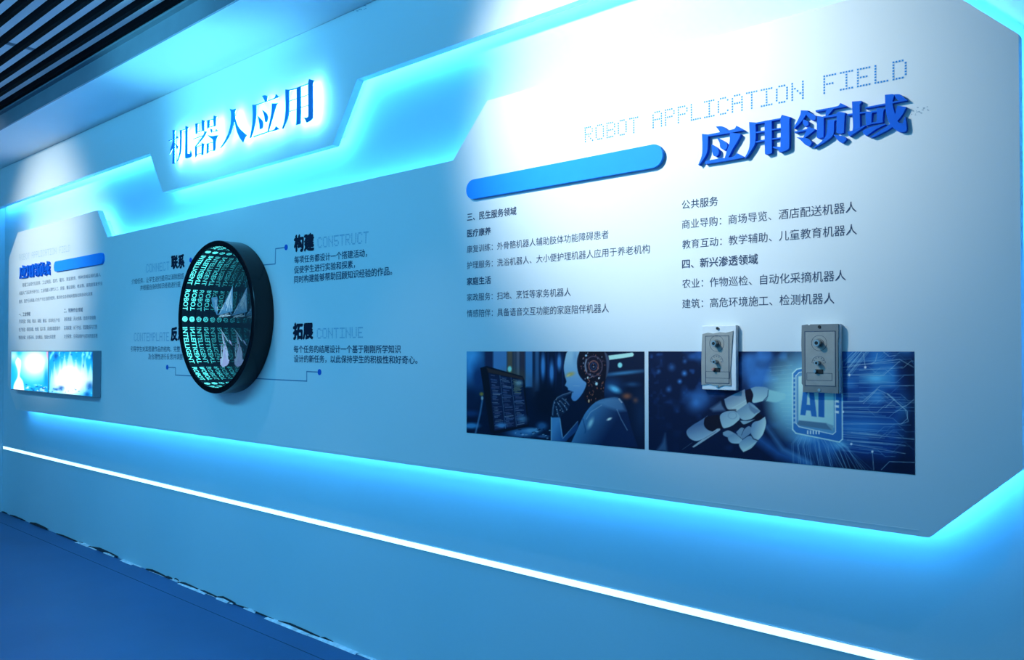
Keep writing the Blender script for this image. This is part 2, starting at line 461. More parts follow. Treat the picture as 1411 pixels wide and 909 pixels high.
ZA = (225, 150, 10.692); ZB = (330, 95, 8.267)
T1 = [
 ('A', [[(133,312),(172,310),(163,330),(161,560),(160,800),(148,806),(130,806),(133,780),(138,560),(135,330)],
   [(75,466),(190,428),(188,415),(205,402),(215,420),(205,432),(78,472)],
   [(138,470),(142,560),(112,610),(85,670),(105,590),(125,520)],
   [(160,500),(195,530),(210,550),(208,575),(195,588),(185,545)],
   [(238,310),(266,312),(260,560),(245,660),(215,740),(195,772),(225,690),(238,590),(243,400)],
   [(262,311),(322,294),(322,303),(262,320)],
   [(322,245),(368,268),(352,300),(350,655),(385,655),(400,605),(412,665),(400,705),(335,728),(318,715),(320,480),(322,300)]]),
 ('A', [[(470,215),(500,212),(495,350),(472,368)], [(490,216),(565,203),(565,211),(490,225)], [(565,155),(605,175),(598,200),(596,320),(568,326),(562,205)],
   [(490,334),(570,316),(570,325),(490,343)],
   [(643,165),(678,160),(672,265),(643,290)], [(670,161),(740,144),(740,153),(670,170)], [(738,92),(780,112),(770,140),(765,250),(738,258),(735,150)],
   [(668,264),(740,246),(740,256),(668,274)],
   [(435,438),(600,385),(600,394),(438,447)], [(720,333),(760,325),(770,295),(798,318),(790,326),(720,342)],
   [(685,290),(715,300),(712,345),(698,350)],
   [(590,325),(632,330),(600,400),(540,480),(470,552),(455,560),(520,480),(575,400),(598,345)],
   [(645,378),(690,395),(740,395),(805,382),(785,420),(765,480),(758,600),(730,622),(728,490),(722,450),(680,420)],
   [(460,555),(492,545),(485,690),(463,712)], [(560,500),(598,515),(590,560),(583,672),(555,680),(560,540)], [(488,550),(562,533),(562,542),(488,560)], [(484,664),(560,646),(560,656),(484,675)],
   [(632,510),(665,500),(658,642),(632,660)], [(660,502),(730,484),(730,493),(660,512)], [(656,620),(732,600),(732,610),(656,631)]]),
 ('A', [[(975,-5),(1020,8),(1065,-5),(1045,60),(1048,130),(1010,290),(940,440),(850,565),(835,575),(900,470),(960,340),(990,200),(995,60)],
   [(1045,100),(1080,220),(1130,300),(1225,382),(1190,430),(1168,490),(1120,420),(1080,330),(1050,200),(1036,140)]]),
 ('B', [[(253,305),(290,297),(315,305),(305,360),(300,374),(290,374),(270,330)],
   [(180,405),(390,333),(412,285),(447,318),(400,337),(182,414)],
   [(143,405),(188,406),(183,560),(160,680),(125,780),(113,788),(140,650),(148,520)],
   [(205,535),(250,580),(265,620),(255,670),(228,685),(222,620)], [(255,465),(300,500),(320,550),(305,605),(290,600),(275,520)],
   [(365,390),(432,390),(410,430),(380,540),(345,650),(325,715),(318,712),(335,620),(360,500)],
   [(155,766),(320,711),(390,688),(410,650),(448,683),(400,700),(320,721),(158,776)]]),
 ('B', [[(520,232),(575,235),(562,260),(560,470),(545,560),(490,680),(485,675),(510,590),(522,480)],
   [(562,237),(650,211),(780,163),(780,172),(650,222),(562,247)], [(650,210),(693,203),(690,610),(640,637),(645,600)],
   [(790,110),(843,130),(828,180),(828,550),(800,585),(760,610),(740,570),(715,552),(770,548),(780,530),(780,165)],
   [(558,364),(648,334),(648,341),(558,371)], [(688,321),(782,287),(782,294),(688,328)], [(558,483),(648,454),(648,461),(558,490)], [(688,437),(782,406),(782,413),(688,444)]]),
]
names1 = ['first', 'second', 'third, fork shaped', 'fourth', 'fifth']
hs = tag(empty('backlit_sign', (-4.3, BF, 2.83)), 'five dark serif characters standing off the header panel in a white-cyan halo', 'sign')
for zone, ST in T1:
    ox, oy, s = ZA if zone == 'A' else ZB
    polys = strokes(ST, ox, oy, s, -.148)
    c = extrude_polys('character', polys, -.148, -.142, M['letter'], hs, step=.00012)
    back = []
    for P in polys:                 # the lit core behind each stroke
        cx = sum(p[0] for p in P) / len(P); cz = sum(p[1] for p in P) / len(P)
        back.append([(cx + (x - cx) * .96, cz + (z - cz) * .96) for x, z in P])
    g = extrude_polys('halo_core', back, -.1418, -.1410, M['halo'])
    g.parent = c                    # same world-aligned offsets: the child keeps the parent's frame
    g.location = (0, 0, 0)

ZC = (955, 155, 9.407); ZD = (1085, 120, 7.839)
T2 = [
 (ZC, [[(293,180),(370,177),(410,195),(450,235),(350,260),(330,225)], [(185,285),(530,213),(560,170),(662,228),(600,240),(480,264),(185,310)],
   [(113,275),(192,283),(188,430),(170,540),(75,685),(65,675),(110,560),(118,430)], [(235,410),(300,450),(330,490),(325,545),(290,568),(262,555),(245,500)],
   [(305,322),(400,370),(440,410),(435,460),(400,490),(350,450),(340,390)], [(475,258),(600,272),(612,290),(560,390),(510,470),(450,585),(405,595),(440,480),(470,380)],
   [(165,625),(400,586),(520,570),(565,525),(655,570),(640,584),(400,628),(150,668)]]),
 (ZC, [[(725,122),(808,128),(812,250),(805,390),(760,480),(690,580),(665,590),(720,480),(735,350)], [(800,133),(1020,90),(1135,70),(1135,88),(800,155)],
   [(925,106),(1018,92),(1020,520),(950,545),(930,530)], [(1130,75),(1150,28),(1262,58),(1245,90),(1243,450),(1200,490),(1120,515),(1100,480),(1030,455),(1045,440),(1130,445),(1135,200)],
   [(803,248),(930,230),(930,249),(803,267)], [(1012,215),(1140,193),(1140,210),(1012,231)], [(803,372),(930,346),(930,364),(803,390)], [(1012,335),(1140,316),(1140,332),(1012,353)]]),
 (ZD, [[(145,250),(225,252),(200,300),(150,370),(75,450),(65,440),(110,360),(140,290)], [(205,258),(300,305),(305,345),(270,360),(240,340),(205,300)],
   [(170,345),(225,370),(225,410),(190,425),(165,390)], [(75,478),(205,450),(225,425),(305,455),(250,500),(190,545),(170,545),(205,468),(80,494)],
   [(95,540),(210,550),(262,590),(255,620),(230,640),(190,620),(140,570)], [(300,250),(540,203),(570,170),(645,205),(560,222),(305,267)],
   [(420,230),(505,220),(435,305),(408,305)], [(315,310),(390,318),(388,540),(330,552),(315,545)], [(380,315),(530,283),(545,262),(625,275),(610,300),(380,332)],
   [(530,270),(615,285),(605,490),(570,500),(525,490)], [(430,352),(520,350),(500,380),(495,500),(430,570),(290,650),(275,650),(370,580),(420,490)],
   [(490,510),(610,530),(635,560),(600,600),(560,590)]]),
 (ZD, [[(697,155),(800,148),(795,170),(780,190),(785,440),(700,475),(708,420)], [(650,290),(700,283),(845,263),(845,278),(655,308)], [(645,480),(700,468),(835,408),(840,420),(690,520),(670,532)],
   [(840,262),(925,262),(910,290),(905,400),(850,415)], [(895,262),(975,248),(975,264),(895,282)], [(960,225),(1050,230),(1035,260),(1025,380),(960,390),(965,330)], [(895,384),(1030,360),(1030,378),(895,400)],
   [(805,470),(900,430),(1050,395),(1060,402),(960,450),(850,525),(820,500)], [(830,216),(1050,173),(1280,128),(1290,142),(1140,172),(1050,192),(840,230)],
   [(1150,75),(1210,75),(1250,105),(1290,140),(1220,150),(1170,120)],
   [(1050,80),(1140,72),(1150,90),(1130,160),(1150,260),(1190,370),(1240,390),(1270,315),(1285,450),(1270,480),(1200,480),(1120,420),(1075,330),(1055,220)],
   [(1180,198),(1280,210),(1240,290),(1170,380),(1100,450),(920,540),(890,540),(1010,460),(1110,390),(1160,290)]]),
]
LF = BF - .016
ts = tag(empty('raised_title_sign', (-1.05, BF, 2.17)), 'large raised blue heavy serif characters on the near end of the board', 'sign')
t2polys = []
for z_, ST in T2:
    P_ = strokes(ST, *z_, LF); t2polys.append(P_)
    extrude_polys('character', P_, LF, BF - .0004, M['title'], ts, step=.00025)
ts2 = tag(empty('raised_title_sign', (-7.6, BF, 2.17)), 'small looking raised blue characters at the far left end, above the glowing screens', 'sign')
allp = [p for ch in t2polys for P in ch for p in P]
x0, x1 = min(p[0] for p in allp), max(p[0] for p in allp); z0, z1 = min(p[1] for p in allp), max(p[1] for p in allp)
q = quad_world([(26, 366.2), (67.6, 358.0), (26, 384.6), (67.6, 379.0)], LF)
for ch in t2polys:
    mapped = [[bilin(q, (x - x0) / (x1 - x0), (z - z0) / (z1 - z0)) for x, z in P] for P in ch]
    extrude_polys('character', mapped, LF, BF - .0004, M['title'], ts2, step=.00025)

# ------------------------------------------------------------------ raised pill bars
def pill(x0, x1, z0, z1, label):
    r = (z1 - z0) / 2; P = []
    for k in range(17): a = -math.pi / 2 + math.pi * k / 16; P.append((x1 - r + r * math.cos(a), (z0 + z1) / 2 + r * math.sin(a)))
    for k in range(17): a = math.pi / 2 + math.pi * k / 16; P.append((x0 + r + r * math.cos(a), (z0 + z1) / 2 + r * math.sin(a)))
    o = extrude_polys('raised_bar', [P], BF - .016, BF - .0004, M['bar'])
    tag(o, label, 'bar')
pill(-2.462, -1.510, 2.130, 2.211, 'long blue pill-shaped raised bar on the near end of the board, blank')
pill(-7.128, -6.178, 2.126, 2.208, 'blank blue pill-shaped raised bar beside the small blue title at the far left end')

# ------------------------------------------------------------------ printed lettering (parts of the board)
YP = BF - .0008
def L(ox, oy, s, tl, tr, bl, br): return [(ox + x / s, oy + y / s) for x, y in (tl, tr, bl, br)]
ZE = (620, 270, 4.703); ZF = (920, 250, 4.703); ZG = (380, 300, 3.6375); ZH = (170, 345, 13.98); ZI = (170, 445, 13.98); ZJ = (20, 370, 10.854); ZK = (20, 410, 10.854)
LINES = [
 (ZE, '三、民生服务领域', (112,112),(430,68),(112,163),(430,122), .018, 'ink'),
 (ZE, '医疗康养', (112,218),(264,200),(112,268),(264,250), .018, 'ink'),
 (ZE, '康复训练：外骨骼机器人辅助肢体功能障碍患者', (110,322),(1028,217),(110,370),(1028,275), 0, 'ink'),
 (ZE, '护理服务：洗浴机器人、大小便护理机器人应用于养老机构', (110,426),(1295,310),(110,474),(1295,370), 0, 'ink'),
 (ZE, '家庭生活', (110,530),(264,517),(110,578),(264,568), .018, 'ink'),
 (ZE, '家政服务：扫地、烹饪等家务机器人', (110,633),(783,592),(110,681),(783,648), 0, 'ink'),
 (ZE, '情感陪伴：具备语音交互功能的家庭陪伴机器人', (110,737),(1030,695),(110,786),(1030,755), 0, 'ink'),
 (ZF, '公共服务', (92,123),(326,94),(92,180),(326,156), .006, 'ink'),
 (ZF, '商业导购：商场导览、酒店配送机器人', (92,249),(1224,126),(92,308),(1224,198), 0, 'ink'),
 (ZF, '教育互动：教学辅助、儿童教育机器人', (94,379),(1226,272),(94,437),(1226,344), 0, 'ink'),
 (ZF, '四、新兴渗透领域', (94,504),(584,467),(94,565),(584,534), .014, 'ink'),
 (ZF, '农业：作物巡检、自动化采摘机器人', (94,632),(1155,570),(94,692),(1155,642), 0, 'ink'),
 (ZF, '建筑：高危环境施工、检测机器人', (94,762),(1080,718),(94,822),(1080,792), 0, 'ink'),
 (ZG, '构建', (92,90),(190,78),(94,168),(190,162), .055, 'ink_black'),
 (ZG, '每项任务都设计一个搭建活动，', (93,193),(457,155),(93,230),(457,196), .012, 'ink'),
 (ZG, '促使学生进行实验和探素，', (92,243),(397,211),(92,281),(397,252), .012, 'ink'),
 (ZG, '同时构建能够帮助回顾知识经验的作品。', (92,291),(583,243),(92,329),(583,286), .012, 'ink'),
 (ZG, '拓展', (88,530),(185,526),(88,608),(185,605), .055, 'ink_black'),
 (ZG, '每个任务的结尾设计一个基于刚刚所学知识', (90,639),(626,637),(90,676),(626,678), .012, 'ink'),
 (ZG, '设计的新任务，以此保持学生的积极性和好奇心。', (91,687),(710,691),(91,725),(710,733), .012, 'ink'),
 (ZH, '联系', (925,108),(1172,80),(925,350),(1172,334), .055, 'ink_black'),
 (ZH, '介绍任务，让学生进行提问以消除困惑', (160,550),(1165,428),(160,655),(1165,546), .0, 'ink'),
 (ZH, '并根据自身的知识经验进行提', (325,668),(1100,588),(325,772),(1100,702), .0, 'ink'),
 (ZI, '反思', (918,92),(1180,78),(918,338),(1180,336), .055, 'ink_black'),
 (ZI, '引导学生对其搭建作品的结构，完整', (145,444),(1090,444),(145,554),(1090,560), .0, 'ink'),
 (ZI, '及合理性进行反思并调整', (480,588),(1145,590),(480,700),(1145,706), .0, 'ink'),
 (ZJ, '随着工业现代化发展，工业制造、医疗、服务、家庭教育、特种领域应用机器人', (120,215),(1290,60),(120,278),(1290,118), 0, 'ink_light'),
 (ZJ, '机器人广泛应用于各行业，工业机器人替代人工、焊接、搬运装配、喷涂等、高精度重复作业', (72,340),(1315,190),(72,398),(1315,248), 0, 'ink_light'),
 (ZJ, '服务、医疗行业机器人为生产与生活提供便利，推动社会各领域向智能化和自动化发展', (68,465),(1165,345),(68,522),(1165,402), 0, 'ink_light'),
 (ZK, '一、工业领域', (65,222),(235,210),(65,282),(235,272), .014, 'ink_light'),
 (ZK, '汽车制造：焊接、喷涂、装配、搬运、自动化生产线', (65,325),(675,305),(65,388),(675,362), 0, 'ink_light'),
 (ZK, '电子制造：精密装配、检测、贴片等、高速高精度操作', (65,448),(682,425),(65,508),(682,487), 0, 'ink_light'),
 (ZK, '物流仓储：分拣码垛、自动搬运、智能仓库管理', (62,565),(612,553),(62,624),(612,614), 0, 'ink_light'),
 (ZK, '二、特种作业领域', (738,162),(1020,145),(738,228),(1020,212), .014, 'ink_light'),
 (ZK, '消防救援：灭火侦察、危险环境搜救', (738,293),(1215,265),(738,352),(1215,327), 0, 'ink_light'),
 (ZK, '深海探测：水下作业、资源勘探与打捞', (738,423),(1235,402),(738,484),(1235,467), 0, 'ink_light'),
 (ZK, '太空探索：空间站维护与星球表面巡视', (738,548),(1240,538),(738,608),(1240,600), 0, 'ink_light'),
]
for z_, body, tl, tr_, bl, br, off, mt in LINES:
    o = text_on('text_line', body, L(*z_, tl, tr_, bl, br), YP, M[mt], board, off)
def dots(word, c, mt='ink_dots', fill=.62, sign=None):
    dot_word('dotted_word', word, c, YP, M[mt], board, fill)
dots('ROBOT', [(804.8,174.9),(880,159.4),(805.4,196.9),(880,182.8)])
dots('APPLICATION', [(898.4,153.9),(1108,110),(898.6,177.6),(1108,136.6)])
dots('FIELD', [(1133.8,103.6),(1250,80),(1133.8,130.4),(1250,107.6)])
q_ = [(26.4,350.6),(96.4,336.8),(26.8,359.0),(96.4,346.4)]
def sub(q, u0, u1):
    return [(q[0][0]+(q[1][0]-q[0][0])*u0, q[0][1]+(q[1][1]-q[0][1])*u0), (q[0][0]+(q[1][0]-q[0][0])*u1, q[0][1]+(q[1][1]-q[0][1])*u1),
            (q[2][0]+(q[3][0]-q[2][0])*u0, q[2][1]+(q[3][1]-q[2][1])*u0), (q[2][0]+(q[3][0]-q[2][0])*u1, q[2][1]+(q[3][1]-q[2][1])*u1)]
dots('ROBOT', sub(q_, 0, .2), 'ink_pale'); dots('APPLICATION', sub(q_, .245, .73), 'ink_pale'); dots('FIELD', sub(q_, .79, 1), 'ink_pale')
dots('CONSTRUCT', L(*ZG, (208,98),(465,66),(210,152),(463,127)), 'ink_pale', .8)
dots('CONTINUE', L(*ZG, (205,553),(437,546),(206,606),(437,602)), 'ink_pale', .8)
dots('CONNECT', L(*ZH, (435,268),(885,208),(435,430),(885,378)), 'ink_pale', .8)
dots('CONTEMPLATE', L(*ZI, (205,190),(880,172),(205,350),(880,347)), 'ink_pale', .8)

def callout(pts, dot):
    W_ = [U(x, y, YP) for x, y in pts]; polys = []
    for (ax, az), (bx, bz) in zip(W_, W_[1:]):
        e = Vector((bx - ax, bz - az)).normalized() * .0028; n_ = Vector((-e.y, e.x))
        polys.append([(ax - e.x - n_.x, az - e.y - n_.y), (bx + e.x - n_.x, bz + e.y - n_.y), (bx + e.x + n_.x, bz + e.y + n_.y), (ax - e.x + n_.x, az - e.y + n_.y)])
    extrude_polys('callout_line', polys, YP, BF + .0001, M['ink_grey'], board, step=.0001)
    cx, cz = U(*dot, YP)
    cylinder_y('callout_dot', cx, cz, .0155, YP - .0004, BF + .0001, M['ink_blue'], board)
callout([(391.6,340.9),(379.7,342.6),(379.1,363.5),(362,365)], (394.2,340.6))
callout([(437,512.4),(422.6,511.6),(422.6,524.9),(380,522.9),(350,521.2)], (440.2,512.5))
callout([(264.5,358),(273,357.4),(273,368),(290,367)], (262.6,358.2))
callout([(232,505.9),(241.7,506.4),(241.7,516.6),(268,518)], (230.4,505.8))

# scuffs where something was peeled off
def scuff(name, px, py, Y, n, parent, sx=8, sy=5):
    polys = []
    for _ in range(n):
        x = px + random.uniform(-sx, sx); y = py + random.uniform(-sy, sy) - (x - px) * .35
        r = random.uniform(.4, 1.3); k = random.randint(5, 7)
        polys.append([U(x + r * 1.8 * math.cos(6.283 * i / k) * random.uniform(.4, 1), y + r * math.sin(6.283 * i / k) * random.uniform(.4, 1), Y) for i in range(k)])
    extrude_polys(name, polys, Y, Y + .0003, M['smudge'], parent)
scuff('scuff', 1268, 152, YP, 16, board, 13, 5)
scuff('scuff', 495, 13, BF - .0008, 12, header, 10, 3)

# ------------------------------------------------------------------ printed pictures
def srgb2lin(c):
    c = np.asarray(c, 'f') / 255
    return np.where(c <= .04045, c / 12.92, ((c + .055) / 1.055) ** 2.4)

class Canvas:
    """a grid of print colours on the plane y = Y, painted in the photograph's pixel frame"""
    def __init__(self, x0, x1, z0, z1, Y, nx, nz, base):
        self.nx, self.nz, self.Y = nx, nz, Y
        gx, gz = np.meshgrid(np.linspace(x0, x1, nx), np.linspace(z0, z1, nz))
        self.X, self.Z = gx.ravel(), gz.ravel()
        d = np.stack([self.X, np.full_like(self.X, Y + DIST), self.Z - EYE], 1)
        c = d @ np.array(FW)
        self.px = CX + F * (d @ np.array(RT)) / c; self.py = PY - F * (d @ np.array(UP)) / c
        self.C = np.tile(np.array(base, 'f'), (self.X.size, 1))
        self.rs = np.random.RandomState(7)
    def frame(self, ox, oy, s): self.ox, self.oy, self.s = ox, oy, s; self.x = (self.px - ox) * s; self.y = (self.py - oy) * s
    def mix(self, a, col):
        col = np.asarray(col, 'f')
        self.C += a[:, None] * (col - self.C)
    def sdf(self, P):
        x, y = self.x, self.y; d = np.full(x.shape, 1e9); ins = np.zeros(x.shape, bool); N = len(P)
        for i in range(N):
            (ax, ay), (bx, by) = P[i], P[(i + 1) % N]; ex, ey = bx - ax, by - ay; L2 = ex * ex + ey * ey + 1e-9
            t = np.clip(((x - ax) * ex + (y - ay) * ey) / L2, 0, 1)
            d = np.minimum(d, (x - ax - t * ex) ** 2 + (y - ay - t * ey) ** 2)
            c = ((ay > y) != (by > y)) & (x < (bx - ax) * (y - ay) / ((by - ay) if by != ay else 1e-9) + ax)
            ins ^= c
        d = np.sqrt(d); return np.where(ins, -d, d)
    def poly(self, P, col, soft=3, alpha=1, smooth=True, col2=None, axis=None):
        if smooth and len(P) > 4: P = smooth_poly(P, 4, 70)
        a = np.clip(.5 - self.sdf(P) / (2 * soft), 0, 1) * alpha
        if col2 is not None:
            (ax, ay), (bx, by) = axis; ex, ey = bx - ax, by - ay
            t = np.clip(((self.x - ax) * ex + (self.y - ay) * ey) / (ex * ex + ey * ey), 0, 1)[:, None]
            col = np.asarray(col, 'f') * (1 - t) + np.asarray(col2, 'f') * t
        self.mix(a, col)
    def ell(self, cx, cy, rx, ry, col, soft=.3, alpha=1, rot=0):
        c, s = math.cos(math.radians(rot)), math.sin(math.radians(rot)); dx, dy = self.x - cx, self.y - cy
        r = np.sqrt(((dx * c + dy * s) / rx) ** 2 + ((-dx * s + dy * c) / ry) ** 2)
        self.mix(np.clip((1 + soft - r) / (2 * soft), 0, 1) ** 1.4 * alpha, col)
    def ringe(self, cx, cy, rx, ry, w_, col, alpha=1):
        r = np.sqrt(((self.x - cx) / rx) ** 2 + ((self.y - cy) / ry) ** 2)
        self.mix(np.clip(1 - abs(r - 1) * min(rx, ry) / w_, 0, 1) * alpha, col)
    def line(self, pts, w_, col, alpha=1, soft=None):
        soft = soft or w_ * .6; d = np.full(self.x.shape, 1e9)
        for (ax, ay), (bx, by) in zip(pts, pts[1:]):
            m_ = w_ + soft + 2
            ex, ey = bx - ax, by - ay; L2 = ex * ex + ey * ey + 1e-9
            t = np.clip(((self.x - ax) * ex + (self.y - ay) * ey) / L2, 0, 1)
            d = np.minimum(d, np.hypot(self.x - ax - t * ex, self.y - ay - t * ey))
        self.mix(np.clip((w_ / 2 + soft - d) / (2 * soft), 0, 1) * alpha, col)
    def noise(self, cell, seed):
        rs = np.random.RandomState(seed); g = rs.rand(96, 96)
        u, v = (self.x / cell) % 95, (self.y / cell) % 95
        i, j = u.astype(int), v.astype(int); a, b_ = u - i, v - j
        a = a * a * (3 - 2 * a); b_ = b_ * b_ * (3 - 2 * b_); i1, j1 = (i + 1) % 96, (j + 1) % 96
        return (g[j, i] * (1 - a) + g[j, i1] * a) * (1 - b_) + (g[j1, i] * (1 - a) + g[j1, i1] * a) * b_
    def build(self, name, material, parent, illum=None):
        lin = srgb2lin(np.clip(self.C, 0, 255))
        if illum is not None: lin = np.clip(lin / np.array(illum) * .72, 0, .85)
        nx, nz = self.nx, self.nz
        me = bpy.data.meshes.new(name); nv = nx * nz; me.vertices.add(nv)
        co = np.stack([self.X, np.full(nv, self.Y), self.Z], 1).astype('f'); me.vertices.foreach_set('co', co.ravel())
        a = (np.arange(nz - 1)[:, None] * nx + np.arange(nx - 1)[None, :]).ravel()
        F4 = np.stack([a, a + 1, a + 1 + nx, a + nx], 1).astype('i'); nf = len(F4)
        me.loops.add(nf * 4); me.loops.foreach_set('vertex_index', F4.ravel()); me.polygons.add(nf)
        me.polygons.foreach_set('loop_start', np.arange(0, nf * 4, 4, dtype='i')); me.polygons.foreach_set('loop_total', np.full(nf, 4, 'i'))
        me.update(calc_edges=True)
        at = me.color_attributes.new('print', 'FLOAT_COLOR', 'POINT')
        at.data.foreach_set('color', np.concatenate([lin, np.ones((nv, 1))], 1).astype('f').ravel())
        o = link(name, me, material)
        if parent: adopt(o, parent)
        return o
ILL = (.30, .50, .78)

# picture one: white humanoid robot at a screen full of code
p1 = tag(empty('printed_picture', (-2.03, BF, 1.327)), 'printed picture of a pale thinking robot in front of a code screen', 'picture', 'printed pictures on the board')
c = Canvas(-2.473, -1.595, 1.157, 1.497, BF - .0016, 350, 190, (5, 18, 52)); c.frame(630, 470, 5.226)
c.ell(110, 170, 95, 170, (60, 140, 222), .7, .95); c.ell(80, 90, 90, 60, (70, 150, 225), .6, .8)
c.ell(150, 260, 50, 110, (14, 40, 95), .6, .85); c.ell(95, 420, 75, 90, (8, 26, 66), .5, .9)
for x0, x1, y1, col in ((200, 258, 230, (28, 36, 78)), (258, 360, 260, (74, 122, 190)), (360, 400, 240, (92, 78, 74)), (400, 425, 250, (62, 66, 90)), (425, 452, 260, (84, 92, 122)), (452, 490, 330, (50, 46, 70)),
                        (490, 545, 330, (58, 116, 186)), (545, 560, 400, (14, 30, 66)), (560, 590, 360, (42, 84, 140))):
    c.poly([(x0, 60), (x1, 60), (x1, y1), (x0, y1)], col, 8, .95, False)
c.ell(395, 270, 95, 60, (88, 84, 62), .8, .6)
for x, y, ry in ((618, 180, 95), (680, 225, 85), (735, 150, 60)): c.ell(x, y, 17, ry, (56, 128, 214), .5, .9)
for x in (655, 710, 760): c.ell(x, 190, 7, 120, (16, 40, 96), .6, .8)
c.ell(560, 330, 40, 70, (48, 56, 84), .8, .6); c.ell(640, 430, 100, 130, (4, 12, 40), .4, .9)
c.ell(378, 200, 15, 22, (140, 214, 214), .35)
c.ell(100, 608, 60, 22, (56, 128, 200), .5, .9); c.ell(95, 520, 70, 25, (16, 52, 112), .6, .8); c.ell(175, 380, 15, 14, (150, 130, 60), .5, .8); c.ell(180, 410, 9, 16, (150, 180, 210), .4, .8)
c.line([(180, 430), (165, 520), (132, 662)], 10, (74, 124, 184), .85)
c.ell(470, 660, 110, 34, (56, 110, 176), .5, .9); c.ell(540, 640, 60, 18, (90, 150, 210), .5, .8); c.ell(610, 610, 40, 30, (44, 96, 160), .5, .8); c.ell(620, 685, 45, 10, (50, 90, 150), .4, .8)
for _ in range(30):
    x, y = random.uniform(400, 680), random.uniform(630, 700); c.ell(x, y, random.uniform(4, 14), 4, random.choice([(10, 24, 60), (120, 170, 215)]), .4, .7)
c.poly([(165, 192), (212, 178), (470, 252), (485, 280), (515, 612), (270, 668), (238, 655)], (9, 12, 34), 3, 1, False)
c.poly([(212, 190), (470, 258), (478, 280), (222, 225)], (58, 42, 48), 5, .8, False)
c.poly([(225, 228), (470, 278), (508, 598), (268, 645)], (20, 28, 66), 3, 1, False)
rs = random.Random(3)
def mon(u, v):
    a = (225 + 245 * u, 228 + 50 * u); b2 = (268 + 240 * u, 645 - 47 * u)
    return (a[0] + (b2[0] - a[0]) * v, a[1] + (b2[1] - a[1]) * v)
for colx in (0.03, .35, .69):
    for r in range(40):
        v = .03 + r * .024
        if rs.random() < .12: continue
        u0 = colx + rs.choice((0, .02, .04)); u1 = min(u0 + rs.uniform(.08, .26), colx + .28)
        c.line([mon(u0, v), mon(u1, v)], 4.0, rs.choice([(96, 120, 178), (70, 96, 160), (120, 140, 180), (84, 92, 140)]) if v > .3 or colx < .6 else (130, 140, 120), rs.uniform(.5, .95))
for u in (.335, .665): c.line([mon(u, 0), mon(u, 1)], 3, (80, 110, 160), .8)
c.ell(445, 300, 28, 22, (130, 156, 180), .5, .7); c.ell(320, 605, 36, 18, (80, 140, 210), .5, .8); c.ell(470, 560, 36, 26, (90, 140, 190), .6, .6)
c.poly([(1200, 80), (1345, 80), (1345, 260), (1200, 300), (1090, 260), (1080, 130)], (10, 22, 56), 20, .8, False)
c.poly([(1080, 104), (1240, 84), (1262, 82), (1272, 95), (1262, 110), (1088, 136)], (128, 196, 220), 3)
c.ell(1172, 172, 17, 20, (100, 190, 222), .25); c.ell(1200, 228, 170, 14, (44, 108, 172), .7, .9, -6)
c.ell(1110, 330, 70, 60, (26, 74, 140), .8, .8); c.ell(1135, 345, 44, 22, (70, 164, 228), .6, .95, 25); c.ell(1260, 310, 50, 18, (24, 66, 120), .7, .8)
c.ell(1222, 395, 34, 22, (104, 72, 62), .7, .85); c.ell(1285, 425, 20, 20, (92, 66, 60), .7, .8); c.ell(1320, 540, 50, 160, (14, 44, 92), .8, .6)
# head and neck mechanics
c.poly([(880, 60), (1055, 60), (1090, 110), (1092, 200), (1066, 290), (1058, 400), (1075, 430), (950, 450), (915, 400), (930, 300), (880, 230), (862, 140)], (12, 12, 32), 3)
c.poly([(1058, 68), (1082, 100), (1096, 150), (1088, 220), (1070, 270), (1075, 160)], (64, 98, 150), 4, .6)
for _ in range(110):
    a = rs.uniform(0, 6.28); r = rs.random() ** .5; x = 978 + 95 * r * math.cos(a); y = 185 + 110 * r * math.sin(a)
    c.ell(x, y, rs.uniform(2, 6), rs.uniform(2, 7), rs.choice([(70, 66, 92), (124, 92, 92), (96, 130, 180), (30, 30, 58), (6, 8, 22)]), .4, .85)
for _ in range(60):
    x, y = rs.uniform(930, 1055), rs.uniform(290, 425)
    c.ell(x, y, rs.uniform(2, 5), rs.uniform(3, 9), rs.choice([(56, 52, 76), (116, 84, 80), (20, 22, 48), (6, 8, 22)]), .4, .8)
for r, col in ((62, (70, 74, 110)), (48, (20, 20, 44)), (34, (116, 92, 104)), (20, (30, 60, 120))): c.ringe(982, 180, r, r * 1.15, 7, col, .8)
c.line([(930, 130), (922, 170), (930, 215)], 8, (110, 150, 200), .8)
c.ell(1003, 306, 10, 13, (140, 200, 240), .4); c.ell(928, 103, 8, 8, (120, 180, 240), .4); c.ell(948, 430, 6, 12, (190, 160, 140), .4); c.ell(1020, 266, 5, 8, (170, 190, 230), .4); c.ell(940, 262, 6, 8, (170, 200, 230), .4)
c.poly([(800, 70), (884, 66), (862, 140), (872, 230), (905, 280), (930, 305), (905, 370), (862, 424), (835, 428), (822, 405), (824, 370), (800, 352), (796, 335), (775, 318), (786, 290), (776, 250), (768, 190), (778, 120)],
       (112, 168, 216), 3, 1, True, (66, 124, 196), ((800, 120), (880, 400)))
c.ell(850, 110, 18, 50, (70, 126, 190), .8, .6); c.ell(815, 238, 32, 16, (140, 146, 96), .6, .9, -18); c.ell(800, 246, 16, 7, (170, 170, 130), .5, .8, -30)
c.line([(800, 352), (822, 360), (836, 366)], 4, (20, 34, 74), .9); c.line([(835, 320), (880, 322)], 4, (120, 170, 214), .6)
